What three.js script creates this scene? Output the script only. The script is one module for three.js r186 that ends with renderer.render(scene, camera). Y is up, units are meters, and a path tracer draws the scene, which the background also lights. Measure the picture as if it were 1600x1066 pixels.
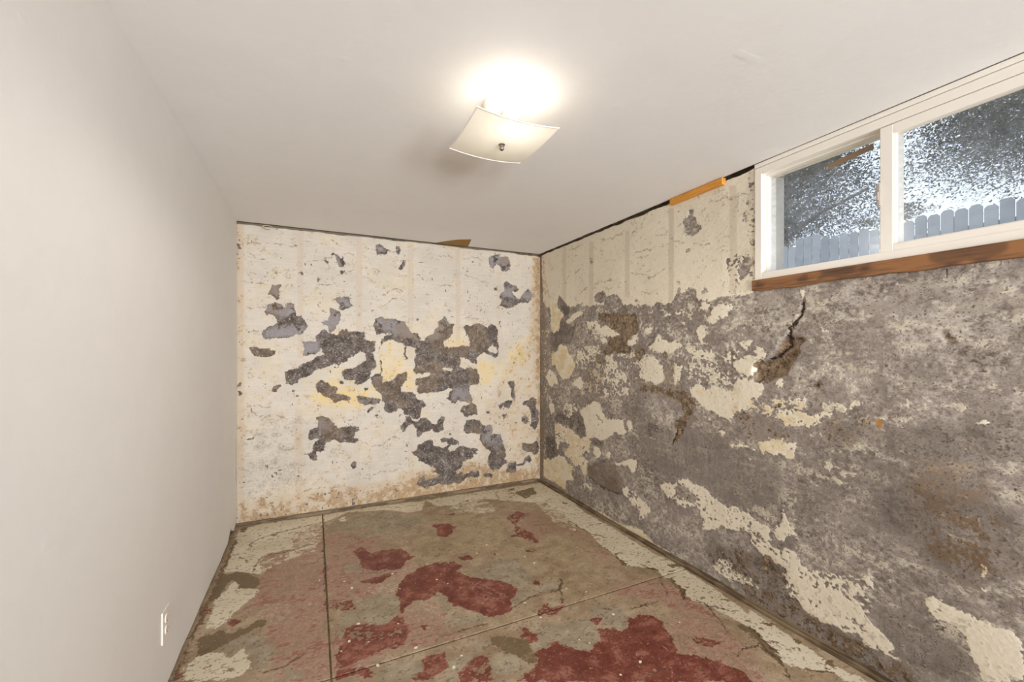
import * as THREE from 'three';
import { RoundedBoxGeometry } from 'three/addons/geometries/RoundedBoxGeometry.js';
import { mergeGeometries } from 'three/addons/utils/BufferGeometryUtils.js';

// ---------------------------------------------------------------- camera, sky, sun, exposure
// Room axes: x to the right along the back wall, y up, the back wall at z = -BACK. The camera stands at x = 0, z = 0.
const LEFT = -0.484, RIGHT = 1.934, BACK = 3.47, FRONT = 4.2, TOP = 2.13;
const scene = new THREE.Scene();
const camera = new THREE.PerspectiveCamera(2 * Math.atan(533 / 655) * 180 / Math.PI, 1600 / 1066, 0.02, 200);
camera.position.set(0, 1.24, 0);
camera.rotation.y = -Math.atan(310 / 655);
camera.setViewOffset(1600, 1066, 0, -12, 1600, 1066);

const sunDirection = new THREE.Vector3(0.24, 0.96, 0.06).normalize();
scene.background = new THREE.Color().setRGB(1.14, 1.32, 1.56);      // bright, thinly overcast sky
const sun = new THREE.DirectionalLight(0xfff3e0, 1.2);
sun.name = 'sun';
sun.position.copy(sunDirection).multiplyScalar(30);
sun.castShadow = true;
sun.shadow.mapSize.set(2048, 2048);
Object.assign(sun.shadow.camera, { left: -14, right: 14, top: 14, bottom: -14, near: 1, far: 80 });
scene.add(sun);

const renderer = new THREE.WebGLRenderer({ antialias: true });
renderer.toneMapping = THREE.LinearToneMapping;
renderer.toneMappingExposure = 1.05;
renderer.shadowMap.enabled = true;

const LAMP_POWER = 0.05, SHADE_POWER = 1.4;      // bare bulb seen past the shade; soft light of the glass shade
const FILL_POWER = 54;                            // added two-headed fill light on a stand, unseen behind the camera
const LAMP_COLOR = new THREE.Color(1.0, 0.97, 0.91), FILL_COLOR = new THREE.Color(0.93, 1.0, 1.08);

// ---------------------------------------------------------------- helpers
let seed = 20417;
const rnd = () => { seed = (seed * 1664525 + 1013904223) >>> 0; return seed / 4294967296; };
const ran = (a, b) => a + (b - a) * rnd();
const NT = new Float32Array(65536); for (let i = 0; i < 65536; i++) NT[i] = rnd();
function vn(x, y) {                                             // value noise, 0..1
  const ix = Math.floor(x), iy = Math.floor(y); let fx = x - ix, fy = y - iy;
  fx = fx * fx * (3 - 2 * fx); fy = fy * fy * (3 - 2 * fy);
  const x0 = ix & 255, x1 = (ix + 1) & 255, y0 = (iy & 255) << 8, y1 = ((iy + 1) & 255) << 8;
  const a = NT[y0 | x0], b = NT[y0 | x1], c = NT[y1 | x0], d = NT[y1 | x1];
  return a + (b - a) * fx + (c - a + (a - b - c + d) * fx) * fy;
}
function fbm(x, y, o) { let s = 0, a = 0.5, t = 0; for (let i = 0; i < o; i++) { s += a * vn(x, y); t += a; a *= 0.55; x = x * 2.03 + 17.3; y = y * 2.03 + 9.1; } return s / t; }
const fb = (x, y, o) => { const v = (fbm(x, y, o) - 0.5) * 1.85 + 0.5; return v < 0 ? 0 : v > 1 ? 1 : v; };   // with stretched contrast
const ss = (a, b, x) => { x = (x - a) / (b - a); x = x < 0 ? 0 : x > 1 ? 1 : x; return x * x * (3 - 2 * x); };
const mix3 = (c, d, t) => { c[0] += (d[0] - c[0]) * t; c[1] += (d[1] - c[1]) * t; c[2] += (d[2] - c[2]) * t; };

function tag(o, label, category, group) { o.userData.label = label; o.userData.category = category; if (group) o.userData.group = group; return o; }
function structure(o, label) { o.userData.kind = 'structure'; if (label) o.userData.label = label; return o; }
function lit(o) { o.traverse((m) => { if (m.isMesh) { m.castShadow = true; m.receiveShadow = true; } }); return o; }
function mesh(name, geometry, material, parent) { const m = new THREE.Mesh(geometry, material); m.name = name; m.castShadow = m.receiveShadow = true; (parent ?? scene).add(m); return m; }
function group(name, parent) { const g = new THREE.Group(); g.name = name; (parent ?? scene).add(g); return g; }
function boxG(x0, x1, y0, y1, z0, z1, r = 0) {
  const w = x1 - x0, h = y1 - y0, d = z1 - z0;
  const g = r ? new RoundedBoxGeometry(w, h, d, 2, Math.min(r, w / 2.01, h / 2.01, d / 2.01)) : new THREE.BoxGeometry(w, h, d);
  g.translate((x0 + x1) / 2, (y0 + y1) / 2, (z0 + z1) / 2);
  return g;
}
const plain = (g) => { g = g.index ? g.toNonIndexed() : g; for (const k of Object.keys(g.attributes)) if (!['position', 'normal', 'uv'].includes(k)) g.deleteAttribute(k); return g; };
const merge = (list) => mergeGeometries(list.map(plain));

// ---------------------------------------------------------------- marks read off the place: outlines of peeled paint, stains, cracks, in millimetres on their surface
// each entry: value (how much of the outline is covered, or a line's width in mm), then x, y, x, y ...
// back wall: from the left corner, height. right wall: from the back corner, height. floor: x from the camera's foot, distance ahead of it.
const BACK_MARKS = {
  bare: [
    [1, 931,2068,970,2069,994,2053,1025,2031,1013,2004,964,1997,934,1984,929,2021],
    [1, 634,1962,654,1952,665,1932,687,1943,689,1919,704,1896,698,1868,654,1868,643,1897,629,1929],
    [1, 550,1906,572,1914,597,1905,572,1881],
    [1, 665,1839,689,1838,696,1827,681,1814,662,1824],
    [1, 599,1962,621,1972,632,1958,615,1944],
    [1, 392,1811,410,1809,416,1787,403,1783],
    [1, 426,1876,441,1872,437,1856,428,1857],
    [1, 458,1874,476,1880,470,1865,460,1865],
    [1, 216,1702,246,1702,266,1705,261,1671,264,1631,248,1593,226,1607,205,1632,195,1656,209,1679],
    [1, 179,1644,202,1634,199,1620],
    [1, 160,1503,179,1532,187,1554,216,1567,246,1571,276,1558,291,1536,306,1571,326,1578,358,1571,354,1527,372,1505,377,1477,403,1485,418,1455,439,1420,434,1386,418,1351,387,1342,356,1350,326,1323,276,1320,236,1311,178,1303,153,1324,147,1346,163,1369,187,1397,212,1409,236,1427,241,1455,226,1483,197,1493,176,1478],
    [1, 61,1252,91,1254,134,1249,173,1246,202,1246,209,1229,236,1220,231,1195,197,1184,163,1174,129,1185,101,1191,87,1218],
    [1, 626,1616,665,1641,687,1634,732,1637,743,1603,760,1574,732,1555,681,1538,654,1549,676,1576,654,1593],
    [1, 599,1547,654,1539,674,1498,670,1462,648,1441,654,1432,632,1419,634,1393,604,1359,586,1365,590,1406,566,1424,529,1438,555,1451,579,1454,590,1495],
    [1, 500,1328,529,1376,561,1385,582,1357,615,1354,648,1346,665,1375,709,1390,749,1371,849,1372,853,1304,905,1295,929,1303,923,1253,934,1222,899,1204,917,1166,934,1135,929,1092,899,1068,881,1031,835,1008,766,998,709,1006,681,1037,678,1067,709,1084,777,1089,823,1125,858,1155,846,1204,812,1222,777,1192,732,1156,665,1121,654,1109,621,1128,582,1099,555,1093,513,1088,470,1054,418,1021,387,1016,377,987,336,977,306,983,296,1058,321,1081,387,1097,418,1131,470,1153,513,1182,555,1193,534,1241,513,1270,507,1299],
    [1, 408,1293,513,1297,529,1229,470,1188,413,1189,423,1241],
    [1, 919,1414,929,1476,964,1490,1025,1481,1093,1475,1093,1291,1049,1329,988,1303,982,1253,970,1290,976,1315,1013,1335,1049,1341,1025,1360,970,1365,946,1352,929,1346],
    [1, 958,1160,974,1141,967,1104,982,1078,974,1041,962,1091],
    [1, 1091,2075,1116,2080,1122,2047,1113,2008,1091,2010,1088,2043],
    [1, 1138,1968,1166,1968,1160,1942,1135,1883,1110,1881,1122,1914],
    [1, 975,2038,1005,2050,1030,2029,1005,1997,975,1998],
    [1, 1892,2041,1925,2076,1971,2084,2009,2094,2002,2051,2048,2080,2087,2080,2103,2032,2114,1969,2063,1936,2025,1947,2009,1988,1979,2000,1940,1969,1910,1973],
    [1, 1940,1787,1979,1796,1979,1761,1948,1762],
    [1, 2040,1835,2071,1859,2111,1833,2174,1816,2198,1774,2126,1755,2150,1728,2190,1694,2222,1725,2246,1762,2295,1794,2337,1753,2328,1694,2287,1670,2206,1666,2142,1620,2063,1613,2002,1628,2025,1679,2002,1706,2025,1750,2056,1773],
    [1, 993,1484,1042,1479,1085,1468,1147,1470,1179,1420,1210,1369,1249,1376,1294,1325,1275,1312,1327,1306,1340,1338,1400,1372,1433,1425,1453,1479,1487,1519,1522,1474,1535,1448,1563,1455,1584,1449,1563,1415,1563,1368,1522,1327,1480,1294,1487,1254,1549,1247,1640,1268,1711,1254,1726,1309,1704,1350,1669,1390,1664,1437,1690,1451,1711,1438,1755,1453,1799,1461,1850,1449,1880,1428,1910,1457,1956,1451,1986,1410,1989,1297,1994,1184,1956,1164,1895,1185,1850,1213,1821,1199,1777,1158,1791,1103,1748,1111,1704,1145,1633,1173,1622,1079,1676,1067,1733,1077,1777,1041,1799,993,1813,944,1777,922,1242,942,1255,982,1320,1006,1373,1025,1366,1038,1307,1039,1262,1027,1229,1048,1242,1112,1236,1163,1249,1202,1229,1228,1255,1247,1179,1266,1153,1273,1128,1291,1066,1304,1017,1303,993,1291],
    [1, 1151,1279,1172,1253,1166,1190,1179,1158,1160,1151,1153,1202],
    [0, 1460,1075,1508,1084,1563,1077,1549,1047,1487,1048],
    [0, 1880,1227,1925,1283,1971,1248,1986,1206,1925,1199],
    [0, 1487,1287,1549,1334,1619,1349,1704,1322,1719,1261,1640,1270,1549,1251],
    [0.55, 993,1381,1054,1373,1066,1348,993,1341],
    [1, 993,973,1030,972,1066,996,1128,1045,1172,1057,1179,980,1128,937,1153,891,1229,875,1262,822,1307,807,1340,759,1294,743,1288,678,1255,655,1217,677,1179,699,1153,713,1128,753,1103,754,1030,724,993,755],
    [1, 1242,1068,1249,1055,1791,1056,1813,980,1769,961,1719,921,1719,867,1745,784,1704,772,1647,782,1605,791,1584,765,1556,767,1542,801,1505,812,1528,848,1563,887,1535,901,1467,878,1413,867,1320,871,1268,861,1249,900,1275,938,1249,978],
    [1, 1633,702,1647,735,1704,752,1726,778,1755,749,1780,740,1791,657,1726,662,1676,638,1661,673],
    [1, 1126,600,1147,637,1172,648,1166,687,1191,691,1217,651,1249,636,1288,665,1346,658,1366,620,1413,597,1440,641,1467,666,1494,661,1480,612,1478,552,1440,533,1406,536,1386,566,1346,550,1301,541,1288,510,1262,502,1255,577,1229,618,1191,614,1160,579,1147,548],
    [1, 1206,395,1262,409,1268,440,1307,463,1386,475,1400,421,1467,401,1508,410,1528,421,1501,451,1467,447,1456,481,1487,483,1522,469,1563,478,1612,440,1598,408,1549,417,1522,382,1535,354,1577,363,1619,399,1661,402,1704,374,1762,371,1794,347,1755,303,1748,277,1654,260,1647,207,1591,187,1605,158,1640,167,1647,146,1733,162,1799,161,1813,125,1791,104,1733,121,1669,109,1633,73,1584,91,1522,82,1440,100,1386,81,1320,77,1268,98,1249,126,1281,161,1320,179,1327,142,1400,145,1453,178,1413,196,1373,194,1413,222,1346,270,1262,312,1275,336,1223,368],
    [1, 1661,524,1683,617,1733,623,1806,601,1850,563,1925,550,1940,521,1925,473,2017,473,2025,387,2056,342,2063,284,2048,229,2087,210,2032,188,1994,151,1925,159,1892,205,1895,274,1918,314,1850,376,1806,436,1813,483,1762,501,1711,499],
    [1, 2230,367,2320,351,2378,368,2412,350,2403,262,2362,237,2328,270,2279,283,2238,309],
    [1, 2087,196,2158,209,2182,171,2246,185,2263,234,2304,244,2328,197,2304,171,2279,203,2255,162,2174,157,2158,109,2063,107],
    [1, 1836,136,1910,133,1940,115,1933,88,1850,106],
    [1, 2079,944,2142,949,2158,898,2150,848,2166,804,2142,770,2111,807,2118,864,2095,893],
    [1, 1994,742,2032,747,2079,766,2126,770,2118,728,2079,695,2040,718,2009,685,1994,714],
    [1, 2230,743,2279,762,2345,788,2378,765,2370,692,2403,660,2403,542,2362,479,2312,520,2328,577,2320,651,2295,703,2238,721],
    [1, 2222,599,2271,610,2304,579,2279,537,2230,570],
    [1, 1880,686,1903,678,1892,657,1873,668],
    [1, 2017,635,2079,645,2071,621,2025,620],
    [1, 1522,509,1552,513,1549,494,1524,494],
    [0, 1242,1029,1360,1039,1376,1019,1294,996,1249,988],
    [0, 1122,937,1179,967,1249,939,1249,887,1179,884,1135,892],
    [1, 497,955,513,984,545,1000,577,987,610,957,643,938,637,896,687,888,715,868,749,855,732,837,676,840,632,825,604,862,577,875,545,894,513,919],
    [1, 212,944,226,971,266,978,266,958,246,948,246,925,218,930],
    [1, 497,727,534,730,588,715,621,671,654,626,709,634,766,641,806,632,800,602,771,586,760,545,800,541,800,511,766,502,665,524,621,546,599,536,561,510,566,468,534,460,497,470,507,416,491,404,455,422,441,452,481,477,476,507,502,545,518,561,491,570,465,554,449,573,455,625,513,661,518,696],
    [1, 745,347,766,360,791,347,786,318,766,304,752,318],
    [1, 789,865,835,875,893,853,964,837,964,806,893,798,823,808,794,834],
    [1, 858,747,875,768,917,784,911,760,870,732],
    [1, 923,710,946,720,955,704,934,686],
    [1, 670,1068,681,1032,715,1007,777,1005,766,963,835,973,887,1008,893,1063],
    [1, 296,1077,301,997,367,1006,428,1039,481,1072],
    [1, 1093,976,1061,933,1025,985,982,961,976,1049,929,1037,887,1008,929,914,976,874,970,825,1013,804,1000,767,1037,723,1093,742],
    [1, 502,153,515,163,523,150,510,136],
    [1, 555,139,572,146,579,133,564,126],
    [1, 3,996,21,1006,28,979,9,969],
    [1, 7,941,24,946,30,913,12,903],
    [1, 18,742,43,748,46,735,26,735],
    [1, 835,930,870,935,875,916,846,907],
    [1, 665,990,692,996,698,965,670,966],
    [1, 356,903,387,890,377,877,358,886],
    [1, 341,944,354,940,352,917,342,924],
  ],
  pale: [
    [0.9, 160,1503,187,1560,358,1579,377,1471,306,1468,236,1483,197,1493],
    [0.9, 147,1346,236,1410,346,1401,439,1415,428,1345,326,1321,178,1303],
    [0.9, 216,1702,266,1705,248,1593,195,1644],
    [0.9, 621,1621,687,1649,766,1568,665,1534],
    [0.9, 529,1552,676,1546,665,1420,599,1353,529,1429],
    [0.9, 403,1298,523,1299,529,1217,413,1183],
    [0.9, 923,1488,1093,1481,1093,1380,940,1414],
    [0.9, 929,2071,1027,2031,964,1994],
    [0.9, 629,1967,709,1891,654,1862],
    [0.8, 993,1490,1179,1471,1281,1305,1116,1342,993,1391],
    [0.8, 1888,2083,2118,2098,2079,1937,1910,1966],
    [0.8, 2002,1748,2126,1841,2222,1732,2174,1701,2032,1708],
    [0.8, 2238,1776,2337,1767,2328,1694,2222,1703],
    [0.8, 1333,1319,1487,1519,1535,1441,1426,1307],
    [0.8, 1088,2078,1128,2082,1116,2007],
    [0.7, 1605,912,1719,894,1745,784,1647,782,1522,809],
    [0.7, 1806,601,1940,549,2025,444,2025,359,1850,418],
    [0.6, 497,733,621,677,599,619,513,650],
    [0.6, 789,877,964,837,964,800,794,816],
  ],
  yellow: [
    [0.9, 428,1004,513,1037,665,1056,1013,1060,1013,910,940,826,812,772,599,815,470,851,434,934],
    [0.55, 377,980,470,1054,665,1103,893,1056,988,1228,1093,1203,1093,955],
    [0.6, 993,1303,1166,1266,1242,1034,1179,952,993,958],
    [0.6, 1480,1294,1563,1361,1647,1362,1719,1268,1619,1254],
    [0.6, 1777,1158,2032,1184,2320,1387,2304,1153,2190,1010,2063,920,1821,929],
    [0.6, 1091,957,1217,979,1268,899,1179,852],
    [0.6, 1791,1043,2095,1036,2079,951,1850,958],
  ],
  brown: [
    [0.45, 2222,1270,2279,1299,2274,1168,2238,1183],
    [0.55, 14,187,441,169,993,180,1522,272,2126,244,2428,228,2428,-14,14,-10],
    [0.9, 800,91,1522,201,2428,131,2428,-14,800,-14],
    [0.7, 14,70,993,88,2428,71,2428,-14,14,-10],
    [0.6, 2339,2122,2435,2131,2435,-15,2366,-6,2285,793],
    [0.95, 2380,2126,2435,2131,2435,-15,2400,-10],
    [0.35, 1783,592,2126,1152,2380,1391,2380,65,1874,186],
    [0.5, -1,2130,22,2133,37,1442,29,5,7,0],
    [0.5, 362,662,408,635,397,474,367,477],
  ],
  soot: [
    [0.5, 187,362,276,510,346,525,428,401,387,337,266,296,207,303],
    [0.5, 599,489,754,473,777,386,555,387],
    [0.5, 14,814,398,743,441,217,114,81,14,52],
  ],
  strip: [
    [0.8, 3,2130,41,2135,41,25,3,32],
    [0.8, 377,2113,415,2118,415,1169,377,1169],
    [0.8, 361,793,407,790,407,174,361,181],
    [0.75, 781,2102,828,2107,828,1340,781,1340],
    [0.35, 767,569,814,564,814,64,767,71],
    [0.8, 1181,2105,1228,2110,1228,1161,1181,1161],
    [0.4, 1186,742,1228,739,1228,106,1186,112],
    [0.9, 1590,2094,1630,2098,1630,1268,1590,1268],
    [0.6, 1973,1931,2017,1935,2017,1095,1973,1096],
    [0.3, 1590,992,1624,991,1624,382,1590,386],
    [0.8, 2346,2051,2400,2055,2400,908,2346,910],
  ],
  line: [
    [5, 63,1923,101,1905,139,1914],
    [5, 101,1894,129,1872,163,1883],
    [5, 428,1878,513,1903,599,1935,643,1962],
    [5, 698,1962,732,1980,766,1962],
    [5, 428,2040,481,2023],
    [5, 599,2071,665,2036,704,2037],
    [5, 502,1718,577,1726,637,1739],
    [5, 840,1994,875,2028,923,2020],
    [5, 846,1878,905,1880,964,1857],
    [5, 58,1527,168,1540],
    [5, 976,1664,1093,1728],
    [5, 246,1794,296,1775,331,1757],
    [5, 17,1711,91,1710,158,1704],
    [5, 63,1984,149,1993,286,1996,367,1993],
    [5, 72,1353,129,1363],
    [5, 698,1818,760,1844],
    [5, 1027,2022,1088,2028],
    [5, 91,1042,149,1029],
    [5, 993,1672,1066,1713,1103,1726,1147,1699],
    [5, 993,1590,1066,1644,1116,1649,1160,1623],
    [5, 1654,2013,1733,2040,1791,2046,1880,1985],
    [5, 1440,2020,1494,2031,1570,2016],
    [5, 1453,1770,1522,1787,1577,1771],
    [5, 1229,1858,1360,1849,1366,1875],
    [5, 1236,1666,1307,1656],
    [5, 1633,1889,1777,1859,1880,1825],
    [5, 1103,1826,1172,1835],
    [5, 1522,1547,1549,1568],
    [5, 993,2021,1091,2028],
    [5, 1971,1592,1963,1564],
    [5, 1640,1511,1791,1502],
    [5, 87,789,129,758,207,758],
    [5, 236,762,276,748,308,723],
    [5, 101,843,168,823,236,813],
    [5, 823,503,893,471,976,475,1061,524,1093,515],
    [5, 911,247,988,256,1086,265],
    [5, 68,162,120,187,168,163],
    [5, 212,89,216,156,246,179],
    [5, 418,183,513,192,654,184],
    [5, 286,503,428,494],
    [5, 428,146,513,99,599,85],
    [5, -39,1084,-39,1084],
    [5, 993,480,1042,519,1079,529,1153,477],
    [5, 993,261,1066,252,1153,264],
    [5, 1647,218,1777,205],
    [5, 1828,212,1873,207],
    [5, 1413,801,1480,771],
    [9, 215,100,221,155,241,175],
  ],
};
const RIGHT_MARKS = {
  paint: [
    [1, 30,2124,2154,2148,2154,1526,2112,1507,2047,1511,1924,1512,1822,1512,1797,1508,1792,1562,1757,1581,1717,1579,1693,1567,1670,1588,1646,1580,1641,1539,1607,1508,1540,1511,1514,1494,1404,1495,1345,1488,1284,1488,1208,1525,1100,1630,1051,1613,963,1660,861,1648,853,1596,940,1578,978,1579,955,1533,893,1515,763,1535,649,1539,631,1613,604,1579,557,1536,509,1572,460,1619,358,1701,305,1606,217,1499,54,1688],
    [0.27, 30,1631,2138,1473,2138,945,1843,872,1345,1009,604,849,30,669],
    [0.16, 30,669,1345,1009,2138,914,2681,1017,2681,876,2138,697,1345,590,30,-52],
    [0.72, 1983,1721,2135,1690,2135,1524,2048,1529,2009,1517,1990,1572,1983,1650],
    [0, 2054,1672,2109,1684,2115,1638,2097,1602,2054,1603],
    [0, 1843,1577,1871,1545,1813,1530],
    [0, 1647,1626,1676,1639,1681,1608,1659,1608],
    [0, 2091,1699,2124,1693,2124,1670,2097,1681],
    [0, 1697,1999,1731,1998,1737,2023,1764,2028,1775,2012,1758,1990,1785,1978,1796,1936,1825,1915,1796,1884,1753,1877,1714,1886,1709,1928,1720,1943,1697,1971],
    [0, 1714,1814,1742,1808,1748,1789,1720,1786],
    [0, 2099,1985,2119,1983,2127,1961,2115,1934,2099,1943,2094,1971],
    [0, 2078,1918,2099,1908,2094,1875,2082,1875],
    [0, 794,1937,834,1932,834,1898,804,1899],
    [0, 1615,1908,1625,1903,1609,1888,1603,1896],
    [0.6, 2103,2115,2139,2116,2139,1564,2111,1583,2103,1907],
    [0, 339,1720,392,1661,441,1621,519,1571,504,1513,441,1508,425,1544,351,1594,300,1617,325,1650],
    [0, 416,1589,488,1582,527,1549,504,1513,433,1509],
    [0, 624,1583,681,1610,706,1597,674,1578,695,1552,638,1549],
    [0, 1294,1559,1323,1566,1356,1556,1323,1549,1299,1549],
    [0.12, 185,1526,906,1507,931,1247,185,1156],
    [1, 185,1711,325,1615,359,1576,416,1519,376,1495,351,1443,342,1391,239,1381,203,1433,194,1617],
    [1, 457,1473,534,1510,638,1544,709,1535,681,1508,594,1490,534,1455,472,1459],
    [1, 919,1308,980,1322,1003,1291,956,1281],
    [1, 351,1275,457,1257,496,1205,550,1172,580,1109,221,1096,230,1193,308,1221],
    [0.85, 737,1456,804,1452,869,1441,956,1405,1003,1411,1050,1379,1139,1364,1150,1350,1106,1340,1061,1327,1015,1325,956,1337,906,1370,843,1403,777,1414],
    [0.85, 1213,1302,1274,1315,1284,1335,1318,1337,1328,1300,1274,1260,1234,1274],
    [0.45, 609,1264,1027,1262,1404,1213,1404,1137,609,1110],
    [0.45, 750,1423,856,1410,956,1330,856,1309,777,1358],
    [0.95, 1813,1470,1832,1487,1872,1486,1879,1470,1850,1451,1820,1460],
    [0.95, 1872,1409,1883,1445,1915,1467,1970,1471,2009,1464,2019,1446,1990,1419,1956,1409,1936,1399,1929,1381,1894,1383,1872,1394],
    [0.95, 1790,1351,1813,1362,1843,1355,1846,1330,1858,1311,1832,1299,1854,1267,1835,1264,1805,1293,1794,1319],
    [0.95, 1418,1264,1477,1285,1506,1327,1534,1320,1558,1298,1598,1277,1642,1283,1702,1249,1659,1242,1634,1229,1589,1218,1497,1221,1428,1243],
    [0.95, 1685,1395,1706,1397,1726,1380,1702,1378],
    [0.95, 2016,1160,2054,1190,2103,1208,2170,1215,2170,1171,2127,1159,2124,1125,2073,1128,2029,1141],
    [0.95, 1801,1525,1843,1527,1901,1511,1908,1501,1872,1494,1801,1506],
    [0.72, 1553,1444,1676,1456,1706,1460,1718,1449,1659,1443,1571,1426],
    [0.72, 1397,1375,1448,1380,1467,1343,1438,1322,1402,1338],
    [0.72, 1702,1242,1758,1249,1805,1236,1872,1230,1908,1206,1887,1187,1901,1166,1865,1158,1828,1186,1766,1191,1734,1216],
    [0.72, 2054,1265,2091,1281,2115,1281,2118,1253,2091,1231,2060,1242],
    [0.72, 1943,1200,1983,1218,2029,1242,2054,1225,2041,1196,2009,1172,1970,1171],
    [0.72, 1345,1153,1387,1184,1458,1199,1525,1137,1506,1061,1345,1051],
    [0.72, 1634,1171,1668,1149,1706,1124,1676,1102,1642,1070,1625,1069],
    [0.36, 1659,1215,1943,1158,2132,1126,2132,1100,1659,1071],
    [1, 801,819,851,835,932,820,948,777,979,733,1055,740,1169,748,1196,720,1196,656,1155,640,1098,657,1055,612,1010,594,964,560,884,569,818,557,757,535,695,523,748,554,713,652,658,738,748,782],
    [1, 1223,747,1262,757,1273,697,1236,682,1210,713],
    [1, 834,479,884,500,929,480,916,427,868,406,843,440],
    [1, 1002,476,1032,502,1058,489,1025,448,992,450],
    [1, 1091,422,1169,459,1275,498,1351,495,1301,456,1288,404,1256,418,1223,441,1169,436,1113,404],
    [1, 70,217,202,242,337,315,422,323,464,277,564,269,524,215,583,154,454,118,443,36,271,54,57,41],
    [1, 248,1131,337,1018,422,977,504,994,602,1097,564,1161,248,1154],
    [1, 564,954,621,1001,677,1015,713,944,658,908,583,934],
    [0.8, 271,593,337,603,401,579,504,574,583,555,658,526,766,537,818,516,766,464,801,431,731,426,695,386,766,351,748,305,766,248,713,244,658,293,564,280,524,325,422,334,504,441,359,423,315,345,282,454],
    [0.8, 178,1057,293,1004,315,947,202,891,107,969],
    [0.8, 167,732,248,754,271,686,202,653],
    [0.5, 401,783,583,782,640,736,564,693,484,659,422,684],
    [0.5, 695,186,826,193,818,150,713,139],
    [0.5, 1169,271,1223,301,1249,264,1196,221],
    [0.5, 834,1146,1249,1122,1249,925,932,874,834,964],
    [1, 1741,1013,1787,1039,1822,1049,1857,1023,1907,1042,1931,1023,1971,1019,2024,1031,2038,1092,2082,1098,2123,1085,2176,1076,2183,1057,2160,1046,2163,1018,2123,994,2103,953,2060,925,2031,911,2009,877,1971,871,1931,883,1907,907,1865,902,1840,927,1805,938,1778,957,1746,987],
    [1, 2016,1158,2123,1162,2123,1110,2089,1102,2067,1114,2031,1132],
    [0.78, 1345,1135,1541,1142,1552,1062,1530,1020,1417,1036,1345,1040],
    [0.78, 1635,1145,1684,1147,1703,1117,1655,1037,1629,1027],
    [0.78, 2150,794,2196,815,2261,822,2261,751,2157,747],
    [0.78, 1939,821,1971,813,1971,785,1947,795],
    [0.78, 1978,756,2031,756,2137,753,2137,746,2031,746,1978,747],
    [0.48, 1796,1121,1840,1130,1848,1087,1831,1057,1805,1063],
    [0.48, 2103,992,2157,1011,2196,990,2261,1009,2261,901,2157,909,2116,936],
    [0.48, 1857,865,1915,866,1907,844,1865,844],
    [0.48, 1703,1147,2016,1145,2009,1056,1907,1070,1857,1052,1722,1072],
    [0.85, 2348,1508,2361,1506,2363,1451,2350,1441,2348,1475],
    [0.85, 2138,1248,2170,1242,2194,1206,2176,1182,2138,1175],
    [0.85, 2138,1077,2176,1080,2185,1063,2151,1036,2160,1012,2138,998],
    [0.85, 2207,1065,2248,1106,2277,1093,2282,1076,2242,1067],
    [0.85, 2326,1041,2353,1049,2374,1029,2348,1009,2326,1018],
    [0.85, 2521,1135,2539,1139,2541,1127,2528,1120],
    [0.85, 2414,1435,2426,1434,2426,1418,2419,1416],
    [0.24, 2419,1253,2485,1201,2564,1153,2622,1060,2598,1009,2369,979,2260,1057,2315,1163,2369,1226],
    [0.52, 2138,1010,2369,1012,2369,976,2138,945],
    [0.52, 2419,1338,2448,1332,2457,1310,2424,1311],
    [0.85, 2235,950,2283,969,2340,970,2389,959,2441,967,2451,990,2475,988,2470,965,2420,930,2410,906,2373,894,2323,897,2277,896,2247,921],
    [0.85, 2152,792,2210,810,2265,809,2323,827,2323,751,2265,749,2203,747,2158,743],
    [0.85, 2259,487,2271,515,2286,496,2292,451,2318,437,2289,386,2229,362,2235,429,2259,457],
    [0.85, 2138,419,2178,395,2210,401,2216,357,2138,325],
    [0.85, 2297,495,2306,499,2306,489,2299,485],
    [0.85, 2315,489,2337,494,2323,479],
    [0.85, 2337,468,2346,468,2337,458],
    [0.5, 2138,1007,2378,1032,2368,997,2265,978,2191,982,2138,931],
    [0.5, 2615,976,2656,982,2681,981,2681,952,2656,958,2627,963],
    [0.5, 2568,1005,2611,1006,2606,993,2572,991],
    [0.5, 2480,1032,2594,1024,2527,968,2490,979],
    [0.5, 2295,428,2368,433,2368,419,2295,389],
    [0.3, 2431,770,2554,779,2554,665,2461,646],
    [0.3, 2389,1016,2480,1021,2461,975,2389,965],
    [1, 2886,1000,2907,1020,2924,1008,2922,991,2907,995],
    [0.7, 2731,1065,2744,1064,2749,1048,2739,1045],
    [0.7, 2760,1033,2774,1042,2786,1037,2781,1025,2764,1022],
    [0.7, 2788,1014,2818,1016,2814,1009,2791,1006],
    [0.7, 2667,953,2685,961,2688,952,2671,946],
    [0.7, 2698,1018,2717,1018,2715,1006,2702,1007],
    [0.7, 2643,981,2655,978,2647,972],
    [0.7, 2667,1019,2681,1023,2683,1009,2671,1008],
    [0.7, 2856,1015,2871,1022,2874,1013],
    [0.22, 2651,1059,2933,1080,2936,1023,2651,940],
    [0.7, 1520,390,1544,433,1637,442,1695,488,1764,490,1843,481,1881,460,1941,428,2010,435,2075,433,2126,422,2176,403,2213,390,2195,336,2232,324,2303,328,2345,312,2345,261,2303,258,2213,289,2126,303,2075,336,1999,296,1953,308,1868,244,1830,261,1843,309,1778,351,1723,321,1637,315,1560,349],
    [0.2, 1622,426,1695,448,1791,411,1778,373,1680,375],
    [0.7, 1881,69,1941,139,2021,145,2010,100,2085,107,2126,89,2075,72,2010,39,1953,52],
    [0.7, 1165,265,1225,303,1302,267,1375,252,1445,213,1375,125,1321,99,1357,170,1264,203,1185,230],
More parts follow.
